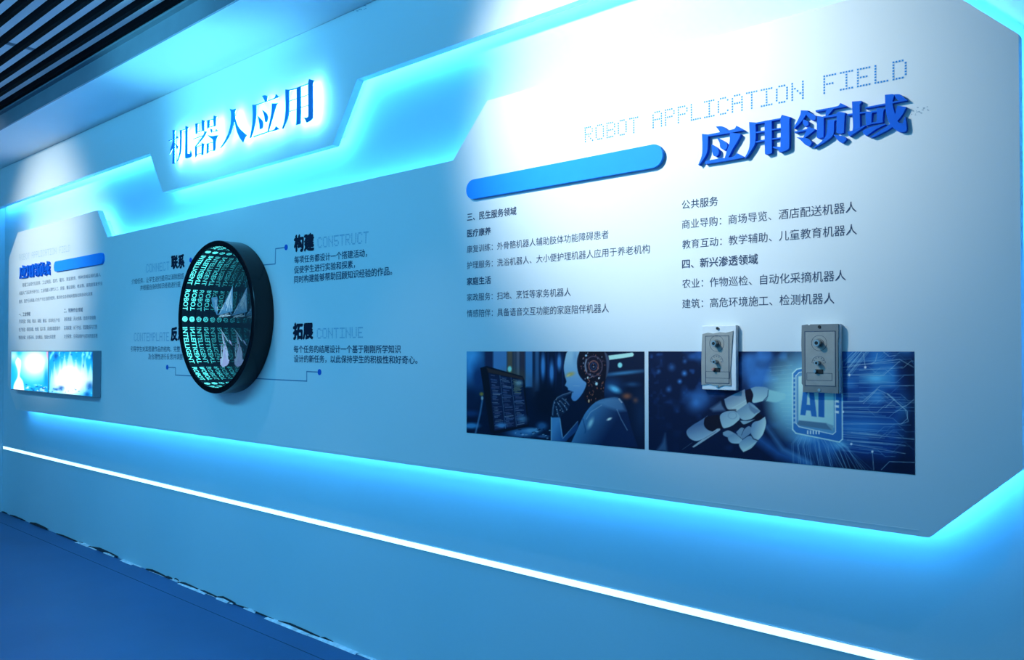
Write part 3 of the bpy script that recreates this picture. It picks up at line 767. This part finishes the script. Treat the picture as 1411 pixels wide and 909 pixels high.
# torso, arm and hand
c.poly([(818, 735), (862, 640), (880, 600), (930, 505), (1000, 436), (1090, 408), (1172, 414), (1222, 500), (1250, 610), (1300, 760), (1000, 760)], (66, 132, 196), 3, 1, True, (10, 30, 76), ((890, 500), (1110, 640)))
c.poly([(1000, 440), (1090, 410), (1170, 416), (1215, 500), (1160, 500), (1070, 470)], (72, 128, 188), 14, .6)
c.ell(960, 590, 16, 40, (130, 186, 220), .6, .9, 25); c.ell(1095, 560, 20, 9, (190, 220, 240), .5, .9, -25); c.line([(1150, 490), (1180, 560), (1225, 640)], 5, (96, 144, 196), .7)
c.line([(1165, 415), (1185, 440)], 7, (150, 180, 210), .8); c.line([(905, 560), (925, 640), (920, 660)], 6, (22, 60, 120), .8)
c.line([(1040, 460), (960, 510), (930, 560)], 5, (130, 180, 220), .5)
c.poly([(676, 548), (740, 545), (750, 620), (764, 690), (815, 640), (872, 572), (862, 640), (800, 700), (780, 722), (676, 716)], (66, 124, 190), 3, 1, True, (20, 56, 116), ((690, 640), (800, 700)))
c.line([(678, 545), (677, 716)], 6, (130, 180, 222), .8); c.line([(740, 560), (756, 690)], 5, (130, 180, 222), .7); c.line([(866, 578), (760, 700)], 5, (110, 160, 205), .7)
c.poly([(680, 548), (682, 480), (692, 436), (722, 398), (770, 378), (815, 364), (832, 370), (790, 392), (776, 410), (806, 452), (800, 490), (768, 520), (742, 545)], (14, 30, 64), 3)
for P in ([(722, 405), (760, 385), (815, 368)], [(742, 430), (768, 460), (790, 488)], [(722, 440), (746, 474), (764, 506)], [(756, 410), (782, 430), (803, 456)], [(700, 430), (690, 480), (686, 530)], [(712, 470), (722, 510), (730, 540)]):
    c.line(P, 6, (96, 136, 184), .75); c.line([(x + 5, y + 8) for x, y in P], 4, (40, 70, 120), .7)
for _ in range(26): c.ell(rs.uniform(690, 795), rs.uniform(400, 530), 3, 4, rs.choice([(150, 180, 214), (6, 12, 34)]), .4, .8)
c.build('print_surface', M['print'], p1, ILL)
box('backing_sheet', -2.473, -1.595, BF - .0014, BF - .0004, 1.157, 1.497, M['ink_black'], p1)

# picture two: robot hand reaching for a glowing chip
p2 = tag(empty('printed_picture', (-1.15, BF, 1.327)), 'printed picture of a robot hand pointing at a glowing chip lettered AI', 'picture', 'printed pictures on the board')
c = Canvas(-1.578, -.714, 1.157, 1.4975, BF - .0016, 520, 210, (6, 20, 60)); c.frame(880, 470, 3.618)
n1 = c.noise(38, 1); n2 = c.noise(90, 2); n3 = c.noise(16, 3)
c.mix(np.clip(n1 * 1.2 + n2 - 1.15, 0, 1) * np.clip((c.x - 60) / 300, 0, 1) * np.clip(1.4 - c.y / 480, 0, 1), (30, 90, 180))
c.mix(np.clip(n3 + n1 - 1.25, 0, 1) * 1.2 * np.clip(1.2 - c.y / 400, 0, 1), (26, 74, 160))
for x, y, r, a in ((228, 160, 12, .9), (205, 200, 10, .9), (150, 240, 12, .6), (165, 130, 16, .5), (285, 305, 42, .75), (330, 280, 40, .5), (230, 100, 10, .5), (560, 150, 60, .6), (620, 90, 60, .6), (640, 190, 50, .6), (550, 90, 30, .5), (590, 230, 50, .5), (100, 150, 10, .5)):
    c.ell(x, y, r, r * 1.05, (48, 118, 214), .8, a)
c.ell(960, 300, 280, 300, (34, 104, 196), .25, .9)
c.mix(np.clip(1 - np.hypot((c.x - 800) / 190, (c.y - 270) / 260), 0, 1) ** .8 * .95, (126, 206, 232))
c.ell(720, 280, 60, 120, (104, 186, 226), .8, .6)
lines_rs = random.Random(11)
# lower left light sweep
c.line([(590, 480), (700, 560), (830, 612)], 26, (36, 110, 210), .8, 30); c.line([(640, 430), (720, 540), (860, 610)], 10, (70, 150, 230), .7, 16)
c.poly([(1000, 40), (1400, 40), (1400, 680), (1130, 640), (1010, 600)], (12, 54, 138), 16, .88, False)
c.mix(np.clip(c.noise(70, 9) * 1.3 - .45, 0, 1) * (c.x > 1000) * np.clip((560 - c.y) / 160, 0, 1), (38, 120, 214))
c.ell(1180, 185, 70, 26, (70, 170, 240), .8, .9); c.ell(1120, 420, 90, 40, (40, 120, 210), .8, .7)
c.poly([(1290, 60), (1400, 60), (1400, 680), (1230, 680), (1300, 520), (1330, 300)], (4, 14, 46), 40, .75, False)
c.poly([(1000, 560), (1400, 600), (1400, 700), (1000, 700)], (4, 14, 48), 30, .7, False)
for k in range(95):                 # streaks that leave the chip to the right
    y0 = lines_rs.uniform(85, 545); x0 = lines_rs.choice((1012, 1012, 1040, 1100)); x1 = x0 + lines_rs.uniform(80, 330); sl = (y0 - 260) * .00042
    a = lines_rs.uniform(.25, .75); col = lines_rs.choice([(90, 164, 226), (60, 136, 214), (130, 196, 236)])
    P = [(x0, y0), (x1, y0 + sl * (x1 - x0))]
    if lines_rs.random() < .45: P.append((x1 + 38, P[-1][1] + lines_rs.choice((-34, 34)))); P.append((x1 + 90, P[-1][1]))
    c.line([(min(x, 1376), y) for x, y in P], 1.8, col, a, 1.6)
for P in ([(1005, 302), (1115, 302), (1205, 222), (1385, 220)], [(1120, 310), (1190, 240), (1240, 262), (1330, 340), (1345, 400), (1310, 410)], [(1005, 330), (1230, 330), (1275, 290), (1240, 262)],
          [(1230, 330), (1330, 325), (1385, 280)], [(1005, 352), (1280, 354), (1330, 320)], [(1240, 262), (1340, 350), (1340, 385), (1310, 412), (1010, 412)], [(1018, 130), (1300, 90), (1372, 130)],
          [(1050, 168), (1220, 170), (1300, 100)], [(1060, 500), (1240, 508), (1330, 520)], [(1060, 512), (1330, 560)], [(1060, 455), (1380, 490)], [(1210, 640), (1250, 600), (1385, 604)], [(1165, 550), (1172, 640)],
          [(1120, 60), (1130, 130)], [(1190, 60), (1180, 100), (1160, 112)], [(1220, 52), (1250, 76), (1280, 70)]):
    c.line(P, 2.4, (120, 180, 226), .8, 1.8)
for x, y in ((1050, 168), (1018, 352), (1060, 512), (1165, 550), (1130, 130)): c.ell(x, y, 6, 6, (180, 220, 245), .4)
for k in range(34):                 # rays fanning out above and below the chip
    u = k / 33; x0 = 800 + 215 * u; y0 = 462 + 40 * u
    P = [(x0, y0), (x0 - 30 + 90 * u + lines_rs.uniform(-10, 10), y0 + lines_rs.uniform(30, 60))]
    P.append((P[-1][0] + lines_rs.uniform(10, 90) * (u + .2), 640)); c.line(P, 2.0, (96, 168, 226), lines_rs.uniform(.3, .8), 1.6)
for k in range(16):
    x0 = 1020 + lines_rs.uniform(0, 40); y0 = 60 + k * 6; c.line([(x0, y0 + 30), (x0 + 40 + k * 4, 52)], 2.0, (110, 180, 230), .6, 1.6)
c.ell(1010, 515, 40, 20, (90, 180, 240), .8, .6); c.ell(830, 480, 60, 20, (80, 160, 230), .9, .6)
for k in range(16): c.line([(650 + 6 * k, 130 + k * 20), (765, 120 + k * 21)], 1.6, (140, 206, 232), .3, 1.5)
# the chip
ch = [(768, 160), (788, 140), (1000, 92), (1014, 102), (1016, 488), (1000, 502), (784, 458), (768, 440)]
c.poly(ch, (30, 96, 184), 2, .85, False)
for i in range(8): c.line([ch[i], ch[(i + 1) % 8]], 5.5, (150, 212, 238), .95, 2)
ci = [(784, 172), (800, 156), (966, 120), (980, 130), (982, 452), (968, 464), (800, 426), (784, 408)]
c.poly(ci, (66, 132, 196), 2, 1, False)
for i in range(8): c.line([ci[i], ci[(i + 1) % 8]], 3.5, (176, 226, 244), .9, 1.6)
c.poly([(796, 176), (962, 142), (972, 150), (974, 430), (796, 396)], (140, 196, 224), 3, 1, False, (112, 180, 216), ((800, 200), (960, 420)))
c.poly([(800, 394), (935, 408), (966, 444), (806, 420), (790, 414)], (58, 104, 152), 3, 1, False); c.poly([(935, 408), (972, 420), (968, 448)], (84, 140, 186), 3, 1, False)
for y in (292, 318, 346): c.poly([(978, y), (998, y + 2), (998, y + 14), (978, y + 11)], (170, 220, 240), 2, 1, False)
for x in range(840, 910, 14): c.poly([(x, 444), (x + 6, 445), (x + 6, 464), (x, 462)], (170, 220, 240), 1.5, 1, False)
for y in range(180, 420, 22): c.poly([(772, y), (780, y), (780, y + 9), (772, y + 9)], (140, 200, 232), 1.5, .7, False)
c.poly([(826, 190), (866, 184), (888, 377), (862, 374), (857, 346), (836, 344), (831, 370), (806, 367)], (28, 96, 184), 2, 1, False); c.poly([(842, 250), (850, 250), (855, 318), (838, 316)], (132, 190, 222), 2, 1, False)
c.poly([(896, 182), (926, 178), (926, 380), (896, 376)], (24, 88, 178), 2, 1, False)
# the hand
c.frame(930, 520, 7.576)
c.poly([(370, 325), (480, 250), (530, 345), (400, 352)], (62, 100, 152), 18, .9)
c.poly([(120, 560), (180, 500), (270, 445), (340, 398), (302, 480), (335, 540), (420, 572), (330, 620), (230, 662), (150, 630)], (58, 96, 150), 4, 1, True, (112, 160, 204), ((200, 500), (240, 650)))
c.poly([(320, 415), (400, 395), (462, 385), (480, 450), (505, 520), (470, 545), (390, 562), (330, 530), (303, 480)], (12, 16, 40), 4)
c.poly([(180, 722), (300, 632), (438, 535), (472, 532), (470, 552), (360, 625), (200, 728)], (112, 154, 192), 4)
c.line([(300, 640), (430, 560)], 6, (60, 92, 140), .7); c.line([(80, 750), (180, 680)], 5, (50, 80, 120), .8)
c.poly([(515, 225), (600, 180), (728, 122), (738, 200), (752, 280), (690, 330), (640, 352), (560, 335), (530, 292)], (84, 124, 172), 4, 1, True, (130, 178, 208), ((620, 200), (680, 320)))
c.line([(600, 320), (745, 235)], 9, (130, 180, 214), .7); c.line([(490, 230), (505, 290), (545, 345), (630, 340)], 16, (12, 18, 44), .95)
c.poly([(735, 140), (770, 122), (800, 125), (818, 180), (805, 250), (780, 268), (755, 285), (740, 210)], (14, 16, 42), 4)
c.poly([(790, 112), (850, 95), (960, 105), (975, 150), (960, 210), (930, 240), (830, 265), (806, 245), (818, 180)], (84, 136, 186), 4, 1, True, (122, 180, 212), ((870, 110), (880, 250)))
c.poly([(972, 122), (1080, 150), (1150, 168), (1156, 215), (1060, 258), (950, 245), (968, 200)], (110, 184, 218), 8, .85); c.line([(975, 130), (968, 195), (925, 240)], 7, (20, 50, 100), .9)
c.poly([(640, 352), (750, 275), (780, 258), (830, 290), (892, 350), (860, 385), (800, 430), (720, 445), (670, 410)], (78, 124, 172), 4, 1, True, (116, 168, 204), ((700, 300), (760, 430)))
c.poly([(770, 262), (800, 300), (892, 350), (830, 380), (780, 330)], (66, 106, 156), 6, .8)
c.poly([(806, 430), (868, 370), (895, 385), (918, 408), (900, 440), (845, 452)], (10, 16, 42), 4)
c.poly([(470, 400), (530, 355), (620, 350), (665, 388), (672, 440), (600, 500), (520, 530), (490, 500)], (96, 144, 190), 4, 1, True, (124, 176, 210), ((520, 370), (600, 500))); c.ringe(600, 395, 44, 36, 8, (84, 128, 174), .7)
c.poly([(520, 530), (600, 505), (672, 445), (720, 470), (830, 440), (800, 480), (700, 520), (600, 560)], (10, 20, 52), 4); c.poly([(680, 450), (760, 452), (835, 434), (800, 455), (720, 488)], (100, 150, 190), 4)
c.poly([(500, 572), (560, 552), (640, 590), (625, 615), (560, 625), (505, 600)], (92, 138, 184), 4, 1); c.poly([(550, 610), (620, 588), (700, 605), (705, 690), (600, 685), (560, 655)], (84, 130, 178), 4, 1, True, (118, 168, 206), ((600, 600), (640, 690)))
c.poly([(640, 570), (690, 522), (725, 530), (700, 600), (690, 640)], (84, 130, 176), 4); c.poly([(690, 600), (720, 545), (765, 508), (800, 520), (800, 570), (740, 620), (705, 645)], (80, 124, 172), 4)
c.line([(640, 590), (700, 640)], 5, (16, 30, 66), .8); c.line([(722, 535), (695, 600)], 5, (16, 30, 66), .8)
c.poly([(800, 500), (830, 462), (880, 448), (940, 408), (952, 480), (920, 590), (868, 655), (800, 610)], (86, 134, 184), 4, 1, True, (136, 188, 218), ((820, 520), (920, 560)))
c.poly([(670, 690), (720, 640), (790, 608), (865, 660), (800, 735), (715, 778), (685, 740)], (84, 132, 182), 4, 1, True, (134, 186, 214), ((720, 650), (740, 760)))
c.line([(795, 600), (820, 640), (868, 658)], 8, (10, 18, 46), .95); c.line([(715, 760), (840, 680)], 8, (140, 190, 218), .7)
c.frame(880, 470, 3.618); c.poly([(88, 545), (118, 505), (133, 458), (142, 548)], (44, 84, 136), 8, .8)
c.build('print_surface', M['print'], p2, ILL)
box('backing_sheet', -1.578, -.714, BF - .0014, BF - .0004, 1.157, 1.4975, M['ink_black'], p2)

# ------------------------------------------------------------------ the two glowing screens
SF, SX0, SXM, SX1, SZ0, SZ1 = -.157, -7.98, -7.10, -6.225, 1.164, 1.5
def screen(x0, x1, label, painter):
    s_ = tag(empty('wall_screen', ((x0 + x1) / 2, BF, (SZ0 + SZ1) / 2)), label, 'screen', 'glowing screens on the far end of the board')
    box('case', x0, x1, SF, BF - .0005, SZ0, SZ1, M['case'], s_, .003)
    cv = Canvas(x0 + .008, x1 - .008, SZ0 + .008, SZ1 - .008, SF - .0015, 110, 90, (0, 150, 240)); cv.frame(10, 478, 10.45); painter(cv)
    cv.build('lit_panel', M['screen'], s_)
def pa(cv):
    cv.ell(330, 300, 330, 340, (60, 225, 255), .8, 1); cv.ell(400, 230, 210, 210, (300, 300, 300), .6, 1); cv.ell(90, 130, 70, 90, (220, 255, 255), .8, .8)
    cv.poly([(88, 640), (98, 540), (148, 430), (150, 330), (118, 220), (150, 150), (195, 200), (188, 330), (178, 420), (225, 500), (245, 640)], (300, 300, 300), 10)
    cv.ell(560, 460, 30, 160, (0, 150, 250), .8, .9); cv.ell(70, 420, 20, 120, (0, 180, 250), .8, .8); cv.ell(170, 80, 30, 40, (0, 190, 240), .8, .8)
    cv.poly([(560, 60), (590, 60), (585, 190), (565, 130)], (250, 150, 190), 8, .8, False)
    for _ in range(40):
        x, y = random.uniform(230, 570), random.uniform(540, 650); cv.ell(x, y, random.uniform(8, 30), random.uniform(4, 14), random.choice([(0, 130, 210), (120, 240, 255), (0, 90, 170), (255, 255, 255)]), .5, .8)
def pb(cv):
    cv.ell(920, 470, 330, 330, (70, 215, 255), .7, 1)
    for x, y, w_, in ((640, 330, 36), (700, 320, 50), (760, 170, 22), (825, 90, 40), (905, 40, 60), (990, 170, 40), (1085, 70, 26), (1120, 150, 40), (1200, 240, 50), (680, 210, 26)):
        cv.poly([(x - w_, y + 330), (x - w_ * .5, y + 120), (x, y), (x + w_ * .5, y + 120), (x + w_, y + 330)], (150, 235, 255), 8, .8, False)
    cv.ell(900, 480, 230, 240, (300, 300, 300), .4, 1); cv.ell(1090, 480, 150, 140, (230, 255, 255), .7, .8)
    for x, y, rx, ry in ((630, 130, 14, 60), (665, 80, 14, 40), (750, 90, 10, 26), (1085, 110, 14, 40), (1150, 100, 20, 60), (1180, 150, 20, 24), (1205, 90, 12, 30)): cv.ell(x, y, rx, ry, (120, 240, 255), .5, .9, 15)
    for x, y, rx, ry in ((620, 60, 20, 30), (700, 130, 30, 50), (1225, 120, 18, 70), (1190, 560, 50, 60), (1150, 680, 40, 40), (700, 610, 40, 20), (780, 590, 50, 40), (1095, 270, 8, 30)): cv.ell(x, y, rx, ry, (0, 70, 170), .7, .75)
    for _ in range(50):
        x, y = random.uniform(600, 1240), random.choice((random.uniform(560, 720), random.uniform(50, 200))); cv.ell(x, y, random.uniform(5, 18), random.uniform(4, 12), random.choice([(0, 90, 180), (150, 245, 255)]), .5, .6)
screen(SX0, SXM - .001, 'glowing wall screen at the far end, the further one, white shape on cyan', pa)
screen(SXM + .001, SX1, 'glowing wall screen nearer the round mirror light, white spikes on blue', pb)

# ------------------------------------------------------------------ round infinity-mirror light
DX, DZ, DR = -4.382, 1.690, .4315
DF = -.215
IR = DR - .031
dm = tag(empty('infinity_mirror', (DX, BF, DZ)), 'round black-rimmed infinity mirror with rows of glowing cyan words INTELLIGENT ROBOT', 'mirror light')
ring_y('frame', DX, DZ, 0, 0, 0, 0, M['rim'], dm, 96, lathe=[(IR, DF), (DR - .003, DF), (DR, DF + .003), (DR, BF - .0018), (IR, BF - .0018)])
CD = .044                          # depth of the mirrored cavity
for p_ in dm.children:
    p_.data.shade_smooth()
    mod = p_.modifiers.new('edge', 'EDGE_SPLIT'); mod.split_angle = math.radians(35)
GY = DF + .0045
pydata('two_way_glass', [(DX + (IR - .0005) * math.cos(6.28318 * i / 96), GY, DZ + (IR - .0005) * math.sin(6.28318 * i / 96)) for i in range(96)], [tuple(range(96))], M['glass'], dm)
pydata('back_mirror', [(DX + (IR - .0005) * math.cos(6.28318 * i / 96), GY + CD, DZ + (IR - .0005) * math.sin(6.28318 * i / 96)) for i in range(96)], [tuple(range(96))], M['mirror'], dm)
ring_y('inner_band', DX, DZ, 0, 0, 0, 0, M['dark'], dm, 96, lathe=[(IR - .0012, GY + .001), (IR - .0004, GY + .001), (IR - .0004, GY + CD - .001), (IR - .0012, GY + CD - .001)])
v1, f1 = text_mesh('INTELLIGENT', .014); v2, f2 = text_mesh('ROBOT', .014)
RB = IR - .0018; sector = math.radians(72)
def curl(v, f, a0, a1, name='glowing_word'):
    """wrap lettering on the inside of the band; reading direction runs anticlockwise from the left side down"""
    x0, x1 = v[:, 0].min(), v[:, 0].max(); z0, z1 = 0.0, v[:, 1].max(); vs = []
    for p in v:
        a = a0 + (a1 - a0) * (p[0] - x0) / (x1 - x0); d = (p[1] - z0) / (z1 - z0)
        vs.append((DX + RB * math.cos(a), GY + .007 + .029 * d, DZ + RB * math.sin(a)))
    pydata(name, vs, f, M['text_glow'], dm)
for k in range(5):
    A = math.pi + sector * k
    curl(v1, f1, A + math.radians(7.0), A + math.radians(41.5)); curl(v2, f2, A + math.radians(46), A + math.radians(64.5))
    vs, fs = [], []
    for i in range(24):              # the round mark between the words
        t = 6.28318 * i / 24
        for r in (.0165, .0085): vs.append((DX + RB * math.cos(A + r / RB * math.sin(t)), GY + .022 + r * math.cos(t), DZ + RB * math.sin(A + r / RB * math.sin(t))))
    for i in range(24): j = (i + 1) % 24; fs.append((i * 2, j * 2, j * 2 + 1, i * 2 + 1))
    pydata('glowing_ring', vs, fs, M['text_glow'], dm)
    n_ = len(vs); vs = [(DX + (RB - .0002) * math.cos(A + .006 / RB * math.sin(t)), GY + .022 + .006 * math.cos(t), DZ + RB * math.sin(A + .006 / RB * math.sin(t))) for t in (6.28318 * i / 16 for i in range(16))]
    pydata('glowing_dot', vs, [tuple(range(16))], M['text_glow'], dm)

# ------------------------------------------------------------------ control plates
def plate(corn, label, kind, sc):
    Q = quad_world(corn, -.125); xa = (Q[0][0] + Q[2][0]) / 2; xb = (Q[1][0] + Q[3][0]) / 2; zb = (Q[0][1] + Q[1][1]) / 2; za = (Q[2][1] + Q[3][1]) / 2
    W, H = xb - xa, zb - za
    t = tag(empty('control_plate', ((xa + xb) / 2, BF, (za + zb) / 2)), label, 'control plate')
    X = lambda u: xa + W * u
    Zf = lambda v: zb - H * v
    box('back_box', xa, xb, -.120, BF - .0022, za, zb, M['plastic_white'], t, .002)
    fy = -.1215
    if kind == 'painted':            # grey plate showing through a rough white paint edge
        P = [(.03, .13), (.2, .11), (.35, .125), (.55, .105), (.72, .115), (.93, .09), (.9, .3), (.87, .52), (.85, .7), (.86, .93), (.66, .925), (.5, .96), (.4, .935), (.22, .915), (.0, .93), (-.005, .6), (.01, .3)]
        extrude_polys('face_plate', [[(X(u), Zf(v)) for u, v in P]], -.1235, -.1195, M['plate_grey'], t)
        fr = [.12, .16, .82, .90]
    else:
        P = [(.01, .01), (.16, .0), (.2, .018), (.24, .0), (.97, .0), (.975, .2), (.96, .24), (.965, 1.0), (.5, .99), (.03, .995), (.035, .9), (.0, .87), (.01, .5), (-.005, .3)]
        extrude_polys('face_plate', [[(X(u), Zf(v)) for u, v in P]], -.1245, -.1195, M['plate_dark'], t)
        fr = [.09, .10, .90, .90]
    yf = -.1245 if kind != 'painted' else -.1235
    extrude_polys('label_field', [[(X(fr[0]), Zf(fr[1])), (X(fr[2]), Zf(fr[1])), (X(fr[2]), Zf(fr[3])), (X(fr[0]), Zf(fr[3]))]], yf - .0006, yf, M['plate_grey'], t)
    def frame_lines(u0, v0, u1, v1, w_, name, mt):
        pol = []
        for a, b_, c_, d in ((u0, v0, u1, v0 + w_ / H * W * 0 + w_), (u0, v1 - w_, u1, v1), (u0, v0, u0 + w_ * H / W, v1), (u1 - w_ * H / W, v0, u1, v1)):
            pol.append([(X(a), Zf(b_)), (X(c_), Zf(b_)), (X(c_), Zf(d)), (X(a), Zf(d))])
        extrude_polys(name, pol, yf - .0011, yf - .0005, mt, t)
    frame_lines(fr[0], fr[1], fr[2], fr[3], .008, 'border_line', M['ink'])
    frame_lines(*sc['rect'], .005, 'window_line', M['ink'])
    cx, cz = X(sc['k1'][0]), Zf(sc['k1'][1]); R1 = sc['r1'] * W
    ring_y('dial_mark', cx, cz, R1 - .0008, R1, yf - .0011, yf - .0004, M['ink'], t, 36)
    k = cylinder_y('connector', cx, cz, .0098, -.146, yf, M['metal'], t, 6 if kind == 'painted' else 20, .001)
    k2 = cylinder_y('connector_socket', cx, cz, .0052, -.1466, -.1458, M['hole'], None, 16); k2.parent = k
    ring_y('connector_base', cx, cz, .0, .0, 0, 0, M['plate_dark'], t, 24, lathe=[(.010, yf - .003), (.0135, yf - .003), (.0135, yf), (.010, yf)])
    cx2, cz2 = X(sc['k2'][0]), Zf(sc['k2'][1])
    ring_y('dial_mark', cx2, cz2, R1 * .88 - .0008, R1 * .88, yf - .0011, yf - .0004, M['ink'], t, 24, 0, math.pi)
    k = cylinder_y('connector', cx2, cz2, .0068, -.143, yf, M['metal'], t, 18, .0008)
    k2 = cylinder_y('connector_socket', cx2, cz2, .0036, -.1436, -.1428, M['hole'], None, 14); k2.parent = k
    for i in range(7):
        a = math.pi * i / 6
        extrude_polys('tick_mark', [[(cx2 + r * math.cos(a + d), cz2 + r * math.sin(a + d)) for r, d in ((R1 * .62, -.05), (R1 * .76, -.05), (R1 * .76, .05), (R1 * .62, .05))]], yf - .0011, yf - .0005, M['ink'], t)
    sx_, sz_ = X(sc['sw'][0]), Zf(sc['sw'][1])
    sw = box('toggle_slot', sx_ - .012, sx_ + .012, yf - .0025, yf, sz_ - .0065, sz_ + .0065, M['hole'], t, .001)
    lv = cylinder_y('toggle_lever', sx_ - .009, sz_ + .001, .0045, yf - .012, yf - .002, M['red'] if kind == 'painted' else M['metal'], None, 12, .001); lv.parent = sw
    for u, v, mt in ((*sc['s1'], 'hole'), (*sc['s2'], 'metal')): cylinder_y('screw', X(u), Zf(v), .0048, yf - .0018, yf, M[mt], t, 14, .0006)
    return t
plate([(967.2,448.4),(1013.6,447.9),(965.2,536.8),(1012.6,537.2)], 'left wall control plate with ragged white paint over its grey face and a red toggle', 'painted',
      dict(rect=(.13, .715, .84, .82), k1=(.46, .28), k2=(.455, .565), r1=.215, sw=(.46, .69), s1=(.48, .045), s2=(.47, .945)))
plate([(1103.6,446.7),(1157.4,446.2),(1105,540.8),(1156,541.6)], 'right wall control plate, bare dark grey, overlapping the chip picture', 'bare',
      dict(rect=(.14, .71, .81, .82), k1=(.475, .275), k2=(.46, .565), r1=.205, sw=(.47, .69), s1=(.485, .04), s2=(.47, .96)))

# ------------------------------------------------------------------ dark panel added on the left wall to darken the round mirror's reflection
vw = tag(empty('added_dark_panel', (XL, -2.3, 1.5)), 'large dark panel added on the end wall to darken the reflection in the round glass', 'screen')
box('dark_face', XL + .001, XL + .06, -4.6, -.9, .35, 3.05, M['dark'], vw)
# pale jagged figure fixed to the back mirror; the two mirrors repeat it
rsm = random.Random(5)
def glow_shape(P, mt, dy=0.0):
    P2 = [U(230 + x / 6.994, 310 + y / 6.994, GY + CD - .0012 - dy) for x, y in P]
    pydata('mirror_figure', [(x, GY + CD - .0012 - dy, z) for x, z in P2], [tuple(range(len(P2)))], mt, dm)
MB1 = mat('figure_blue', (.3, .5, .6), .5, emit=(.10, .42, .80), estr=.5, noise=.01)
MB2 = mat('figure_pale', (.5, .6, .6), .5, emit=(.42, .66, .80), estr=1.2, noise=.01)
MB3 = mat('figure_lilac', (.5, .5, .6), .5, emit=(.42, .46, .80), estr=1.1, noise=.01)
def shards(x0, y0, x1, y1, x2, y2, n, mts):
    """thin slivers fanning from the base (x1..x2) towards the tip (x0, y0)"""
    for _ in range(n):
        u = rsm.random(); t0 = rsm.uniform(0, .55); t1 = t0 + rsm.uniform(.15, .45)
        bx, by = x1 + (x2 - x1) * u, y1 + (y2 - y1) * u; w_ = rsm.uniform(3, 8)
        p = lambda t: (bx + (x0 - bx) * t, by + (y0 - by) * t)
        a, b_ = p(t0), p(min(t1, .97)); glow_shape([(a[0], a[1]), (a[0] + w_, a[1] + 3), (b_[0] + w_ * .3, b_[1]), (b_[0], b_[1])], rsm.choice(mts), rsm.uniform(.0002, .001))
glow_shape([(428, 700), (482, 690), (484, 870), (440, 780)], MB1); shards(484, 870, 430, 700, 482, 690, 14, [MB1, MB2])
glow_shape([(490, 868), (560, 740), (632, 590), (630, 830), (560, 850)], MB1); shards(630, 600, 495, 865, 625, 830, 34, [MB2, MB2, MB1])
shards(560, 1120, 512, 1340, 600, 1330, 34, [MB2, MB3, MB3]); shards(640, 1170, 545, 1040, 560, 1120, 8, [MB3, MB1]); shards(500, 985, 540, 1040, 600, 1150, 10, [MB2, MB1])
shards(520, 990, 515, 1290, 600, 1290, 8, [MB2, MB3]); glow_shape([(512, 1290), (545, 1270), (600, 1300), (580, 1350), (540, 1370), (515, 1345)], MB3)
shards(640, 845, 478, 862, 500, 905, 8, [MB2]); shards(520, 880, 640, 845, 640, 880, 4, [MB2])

# ------------------------------------------------------------------ downlights
def downlight(x, y, aim, power, size, blend, col, label, rad=.03, fixture=True):
    if not fixture:                  # bare added lamps without any housing
        l = bpy.data.lights.new('lamp', 'SPOT'); l.energy = power; l.color = col; l.spot_size = math.radians(size); l.spot_blend = blend; l.shadow_soft_size = rad
        o = bpy.data.objects.new('lamp', l); COL.objects.link(o); o.location = (x, y, 3.25); o.rotation_euler = (Vector(aim) - Vector((x, y, 3.25))).to_track_quat('-Z', 'Y').to_euler()
        return
    t = tag(empty('downlight', (x, y, 3.27)), label, 'downlight', 'ceiling downlights')
    bm = bmesh.new(); seg = 24; prof = [(.045, 3.30), (.045, 3.262), (.055, 3.262), (.055, 3.258), (.036, 3.258), (.032, 3.30)]
    rows = [[bm.verts.new((x + r * math.cos(6.28318 * i / seg), y + r * math.sin(6.28318 * i / seg), z)) for r, z in prof] for i in range(seg)]
    for i in range(seg):
        for k in range(len(prof) - 1): bm.faces.new((rows[i][k], rows[(i + 1) % seg][k], rows[(i + 1) % seg][k + 1], rows[i][k + 1]))
    me = bpy.data.meshes.new('housing'); bm.to_mesh(me); bm.free(); adopt(link('housing', me, M['trim']), t)
    l = bpy.data.lights.new('lamp', 'SPOT'); l.energy = power; l.color = col; l.spot_size = math.radians(size); l.spot_blend = blend; l.shadow_soft_size = rad
    o = bpy.data.objects.new('lamp', l); COL.objects.link(o); o.parent = t
    o.location = (0, 0, -.02); o.rotation_euler = (Vector(aim) - Vector((x, y, 3.25))).to_track_quat('-Z', 'Y').to_euler()
NEU = (.97, 1.0, .93)
downlight(-2.35, -1.9, (-1.62, -.10, 2.50), 540, 57, 1.0, NEU, 'ceiling downlight aimed at the near end of the board', .10)
downlight(-7.35, -2.75, (-7.36, -.10, 2.38), 640, 46, 1.0, NEU, 'ceiling downlight aimed at the far end of the board', .14)
for i in range(7):  # unseen row added for brightness, placed to match the board's shadow line
    downlight(-8.1 + 1.35 * i, -.84, (-8.1 + 1.35 * i, -.70, 0), 18, 58, .5, (.72, .88, 1.0), 'added ceiling downlight pointing straight down ' + ('', '', '', '', 'over the bare middle of the board', 'over the robot picture', 'over the chip picture')[i], fixture=i > 3)
